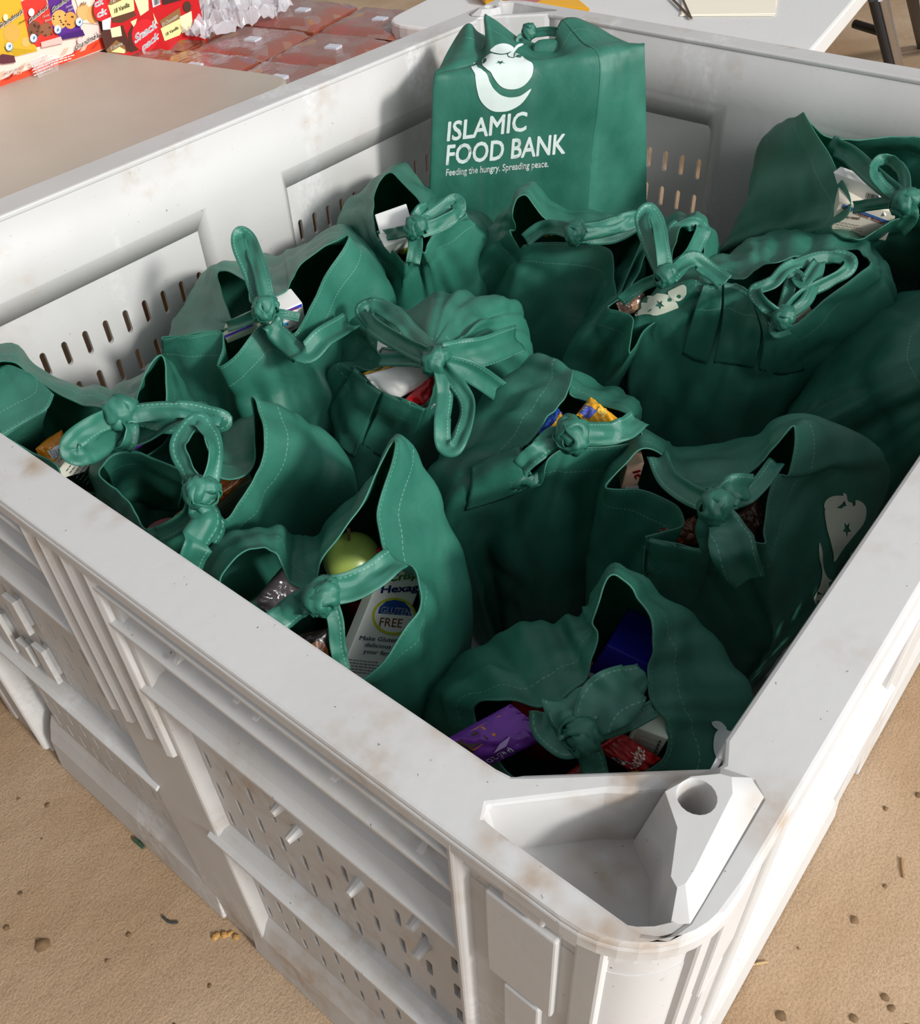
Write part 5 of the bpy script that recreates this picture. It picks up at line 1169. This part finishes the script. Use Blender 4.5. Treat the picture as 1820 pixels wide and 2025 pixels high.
ps(low, [('t', 'Snack', s2(520,520), s2(790,320), (0,-17), 'f6f6fa', .05), ('t', 'pack', s2(610,615), s2(810,455), (0,-15), 'f6f6fa', .05), ('t', '18 Chocolate', s2(850,320), s2(1040,200), (-1,-7), 'f6f0e4', .03), ('t', '18 Vanilla', s2(895,430), s2(1045,340), (-1,-6), '3a2c18', .02), ('t', '18 Chocolate', s2(228,600), s2(372,530), (-1,-6), 'f6f0e4', .03)])
ps(upc, [('c', *s2(120,110), 15, 24, 'd01820'), ('p', s2l([(130,250),(240,200),(230,350),(140,360)]), 'd5dbe4'), ('p', s2l([(200,60),(500,-80),(520,120),(420,190),(250,220)]), 'f0e39c'), ('p', s2l([(200,60),(260,-60),(430,-110),(460,-40),(240,60)]), '8a6236'), ('p', s2l([(240,215),(510,130),(540,180),(380,270),(260,270)]), '5a3420'),
    ('p', s2l([(500,-60),(680,-100),(690,120),(590,190)]), 'ead9ae'), ('p', s2l([(720,-40),(830,-80),(830,50),(740,90)]), 'dfe3e8'), ('p', s2l([(840,-60),(1080,-120),(1080,0),(860,60)]), '3c1e18')])
ps(upc, [('t', 'ck', s2(40,90), s2(150,40), (-1,-13), 'f6f6fa', .05), ('t', 'ck', s2(70,215), s2(190,160), (-1,-13), 'f6f6fa', .05), ('t', '18 Vanilla', s2(278,160), s2(460,75), (-1,-9), '2c2416', .02), ('t', '18', s2(235,40), s2(290,15), (-1,-8), 'f6f0e4', .03)])
printed_lines(upc, sp0, nS, [(s[0], s[1], '1c1c1e') for s in barcode(s2(745,60), (12,-5), (-1,-14))], .006)
# ---------------------------------------------------------------- shrink wrapped trays
wm = bpy.data.materials.new('shrink_wrapped_goods'); wm.use_nodes = True; nn = wm.node_tree; b_ = nn.nodes['Principled BSDF']; b_.inputs['Roughness'].default_value = .16; b_.inputs['Coat Weight'].default_value = .9; b_.inputs['Coat Roughness'].default_value = .1
t_ = nn.nodes.new('ShaderNodeTexCoord'); v_ = nn.nodes.new('ShaderNodeTexVoronoi'); v_.inputs['Scale'].default_value = 26; nn.links.new(t_.outputs['Object'], v_.inputs['Vector'])
r_ = nn.nodes.new('ShaderNodeValToRGB'); sp_ = nn.nodes.new('ShaderNodeSeparateColor'); nn.links.new(v_.outputs['Color'], sp_.inputs[0]); nn.links.new(sp_.outputs[0], r_.inputs[0])
cr_ = r_.color_ramp; cr_.elements[0].color = (*hx('84402e'), 1); cr_.elements[1].color = (*hx('9a6a52'), 1)
for p_, c_ in ((.45, '8a4a3a'), (.62, 'a03a42'), (.74, 'b8862c'), (.84, '6a4a6a'), (.92, 'a08a78')):
    el = cr_.elements.new(p_); el.color = (*hx(c_), 1)
nz_ = nn.nodes.new('ShaderNodeTexNoise'); nz_.inputs['Scale'].default_value = 9; nz_.inputs['Detail'].default_value = 6; nn.links.new(t_.outputs['Object'], nz_.inputs['Vector'])
mx = nn.nodes.new('ShaderNodeMixRGB'); nn.links.new(nz_.outputs['Fac'], mx.inputs[0]); nn.links.new(r_.outputs[0], mx.inputs[1]); mx.inputs[2].default_value = (*hx('8d5240'), 1); nn.links.new(mx.outputs[0], b_.inputs['Base Color'])
mp_ = nn.nodes.new('ShaderNodeMapping'); mp_.inputs['Scale'].default_value = (30, 130, 30); mp_.inputs['Rotation'].default_value = (0, 0, .5); nn.links.new(t_.outputs['Object'], mp_.inputs[0])
n2_ = nn.nodes.new('ShaderNodeTexNoise'); n2_.inputs['Scale'].default_value = 1; n2_.inputs['Detail'].default_value = 4; nn.links.new(mp_.outputs[0], n2_.inputs['Vector'])
bp_ = nn.nodes.new('ShaderNodeBump'); bp_.inputs['Strength'].default_value = .5; bp_.inputs['Distance'].default_value = .004; nn.links.new(n2_.outputs['Fac'], bp_.inputs['Height']); nn.links.new(bp_.outputs[0], b_.inputs['Normal']); nn.links.new(bp_.outputs[0], b_.inputs['Coat Normal'])
O_ = Vector((1.18, 1.443)); a_ = Vector((.0465, -.171)); bb_ = Vector((-.176, -.043)); WZ = -.105
PGR = 'shrink wrapped trays laid out behind the bin'
base_z = WZ-.16
names = {}
ORD = ['nearest', 'second', 'third', 'farthest']
for i in range(-1, 3):
    for j in range(0, 3):
        c = O_+a_*(i-.5)+bb_*(j-.5)
        w2, h2 = a_*.485, bb_*.485; jz = random.Random(i*7+j).uniform(-.004, .004)
        corners = [c-w2-h2, c+w2-h2, c+w2+h2, c-w2+h2]
        e = empty('wrapped_tray', (c.x, c.y, base_z), f'brown shrink wrapped tray, {ORD[2-i]} row from the bin, {["first", "second", "third"][j]} from the white table', 'tray', PGR)
        MB().prism([tuple(p) for p in corners], base_z, WZ-.012+jz).build('tray_body', flat('8a4432', .3), e, bevel=.004)
        g = 14; vs_ = []
        for jj in range(g+1):
            for ii in range(g+1):
                u, v = ii/g, jj/g; p = corners[0]*(1-u)*(1-v)+corners[1]*u*(1-v)+corners[2]*u*v+corners[3]*(1-u)*v
                vs_.append(Vector((p.x, p.y, WZ-.012+jz+.012*min(1, 8*u, 8*(1-u), 8*v, 8*(1-v))+.003*noise.noise(Vector((p.x*30, p.y*30, 0))))))
        mk('plastic_wrap', vs_, [(jj*(g+1)+ii, jj*(g+1)+ii+1, (jj+1)*(g+1)+ii+1, (jj+1)*(g+1)+ii) for jj in range(g) for ii in range(g)], wm, e, smooth=True)
        q0 = c+a_*.08+bb_*.05
        MB().prism([tuple(q0+a_*s*.12+bb_*t*.10) for s, t in ((-.6, -.6), (.6, -.6), (.6, .6), (-.6, .6))], WZ+jz-.002, WZ+jz+.0032).build('price_label', flat('c8ccd6'), e)
pal = empty('pallet', (1.1, 1.5, FLOORZ), 'wooden pallet stack under the shrink wrapped trays', 'pallet')
wood = mat('pallet_wood', hx('8a6a48'), .8, var=.3, vscale=12)
cP = O_-a_*0-bb_*0
for k in range(-1, 3):
    c = O_+a_*(k-.5); L0, L1 = c-bb_*.55, c+bb_*2.45; wv_ = a_*.42
    MB().prism([tuple(L0-wv_), tuple(L0+wv_), tuple(L1+wv_), tuple(L1-wv_)], base_z-.02, base_z-.001).build('plank', wood, pal)
for k in (-.3, .9, 2.1):
    c = O_+bb_*k; L0, L1 = c-a_*1.4, c+a_*1.3; wv_ = bb_*.2
    MB().prism([tuple(L0-wv_), tuple(L0+wv_), tuple(L1+wv_), tuple(L1-wv_)], FLOORZ, base_z-.02).build('bearer', wood, pal)
# crumpled clear film heap
fm = bpy.data.materials.new('crumpled_film'); fm.use_nodes = True; b_ = fm.node_tree.nodes['Principled BSDF']; b_.inputs['Base Color'].default_value = (.72, .70, .74, 1); b_.inputs['Roughness'].default_value = .12; b_.inputs['Alpha'].default_value = .55; b_.inputs['Coat Weight'].default_value = .6
vs_ = []; g = 40; f0 = Vector((1.115, 1.66, WZ))
for j in range(g+1):
    for i in range(g+1):
        u, v = i/g-.5, j/g-.5; p = f0+Vector((u*.26, v*.22, .06*max(0, 1-(u*u+v*v)*4)))
        p += Vector((noise.noise(Vector((u*8, v*8, 1)))*.02, noise.noise(Vector((u*8, v*8, 4)))*.02, abs(noise.noise(Vector((u*7, v*12, 7))))*.05+abs(noise.noise(Vector((u*21, v*25, 2))))*.018)); vs_.append(p)
tag(mk('plastic_film', vs_, [(j*(g+1)+i, j*(g+1)+i+1, (j+1)*(g+1)+i+1, (j+1)*(g+1)+i) for j in range(g) for i in range(g)], fm), 'crumpled heap of clear plastic film beside the pudding cartons', 'film')
# dark chair corner, far right
ch = empty('black_chair', P(1835, 95, FLOORZ), 'black chair leg cut off by the right edge of the picture', 'chair')
MB().cone(P(1800, -30, -.25), P(1822, 92, FLOORZ+.002), .016, .012, 14).build('leg', M_BLACK, ch); MB().cone(P(1880, -30, -.25), P(1900, 92, FLOORZ+.002), .016, .012, 14).build('leg', M_BLACK, ch)
MB().box(P(1800, -30, -.25)-Vector((.02, .2, .0)), P(1800, -30, -.25)+Vector((.35, .2, .04))).build('seat', M_BLACK, ch, bevel=.01)
# floor litter
def twig(pts, r, label, name='wood_splinter', cat='splinter', col='8a6a44'):
    Q = [P(x, y, FLOORZ+r*K*.6) for x, y in pts]; mb = MB()
    for a, b in zip(Q[:-1], Q[1:]): mb.cone(a, b, r, r*.8, 7)
    tag(mb.build(name, flat(col, .8)), label, cat)
twig([(1783, 1697), (1784, 1715), (1787, 1735)], .0016, 'thin upright wood splinter on the floor at the right')
twig([(1478, 1909), (1495, 1906), (1518, 1902)], .0018, 'pale bent splinter on the floor right of the nearest corner', col='b09468')
twig([(1470, 1895), (1484, 1894)], .0014, 'tiny pale splinter just above the bent one', col='c0a070')
twig([(322, 1813), (332, 1822), (340, 1825), (352, 1824)], .0018, 'dark curled leaf scrap on the floor left of the bin', 'leaf_scrap', 'leaf', '3a3a38')
twig([(266, 1660), (276, 1668), (284, 1676)], .003, 'small dark green leaf scrap at the foot of the bin', 'leaf_scrap', 'leaf', '2f4a34')
rr = random.Random(11); mb = MB()
for k in range(14):
    c = P(445+rr.uniform(-22, 22), 1848+rr.uniform(-5, 5), FLOORZ); r_ = rr.uniform(.002, .005); mb.cone(c, c+Vector((0, 0, r_*.7)), r_, r_*.4, 6)
tag(mb.build('sawdust_heap', mat('orange_dust', hx('b58a4e'), .9, var=.3, vscale=90)), 'orange crumbs of sawdust at the foot of the bin', 'sawdust', kind='stuff')
mb = MB()
for a, b in [((1076,1652),(1086,1649)),((1090,1655),(1112,1647)),((1104,1642),(1116,1637)),((1078,1656),(1084,1659))]:
    mb.cone(P(*a, -.0445), P(*b, -.0445), .0012, .0008, 6)
tag(mb.build('straw_crumbs', flat('b5803a')), 'orange straw crumbs in the near corner pocket of the bin', 'straw', kind='stuff')
for o in bpy.data.objects:
    if 'layer' in o: del o['layer']
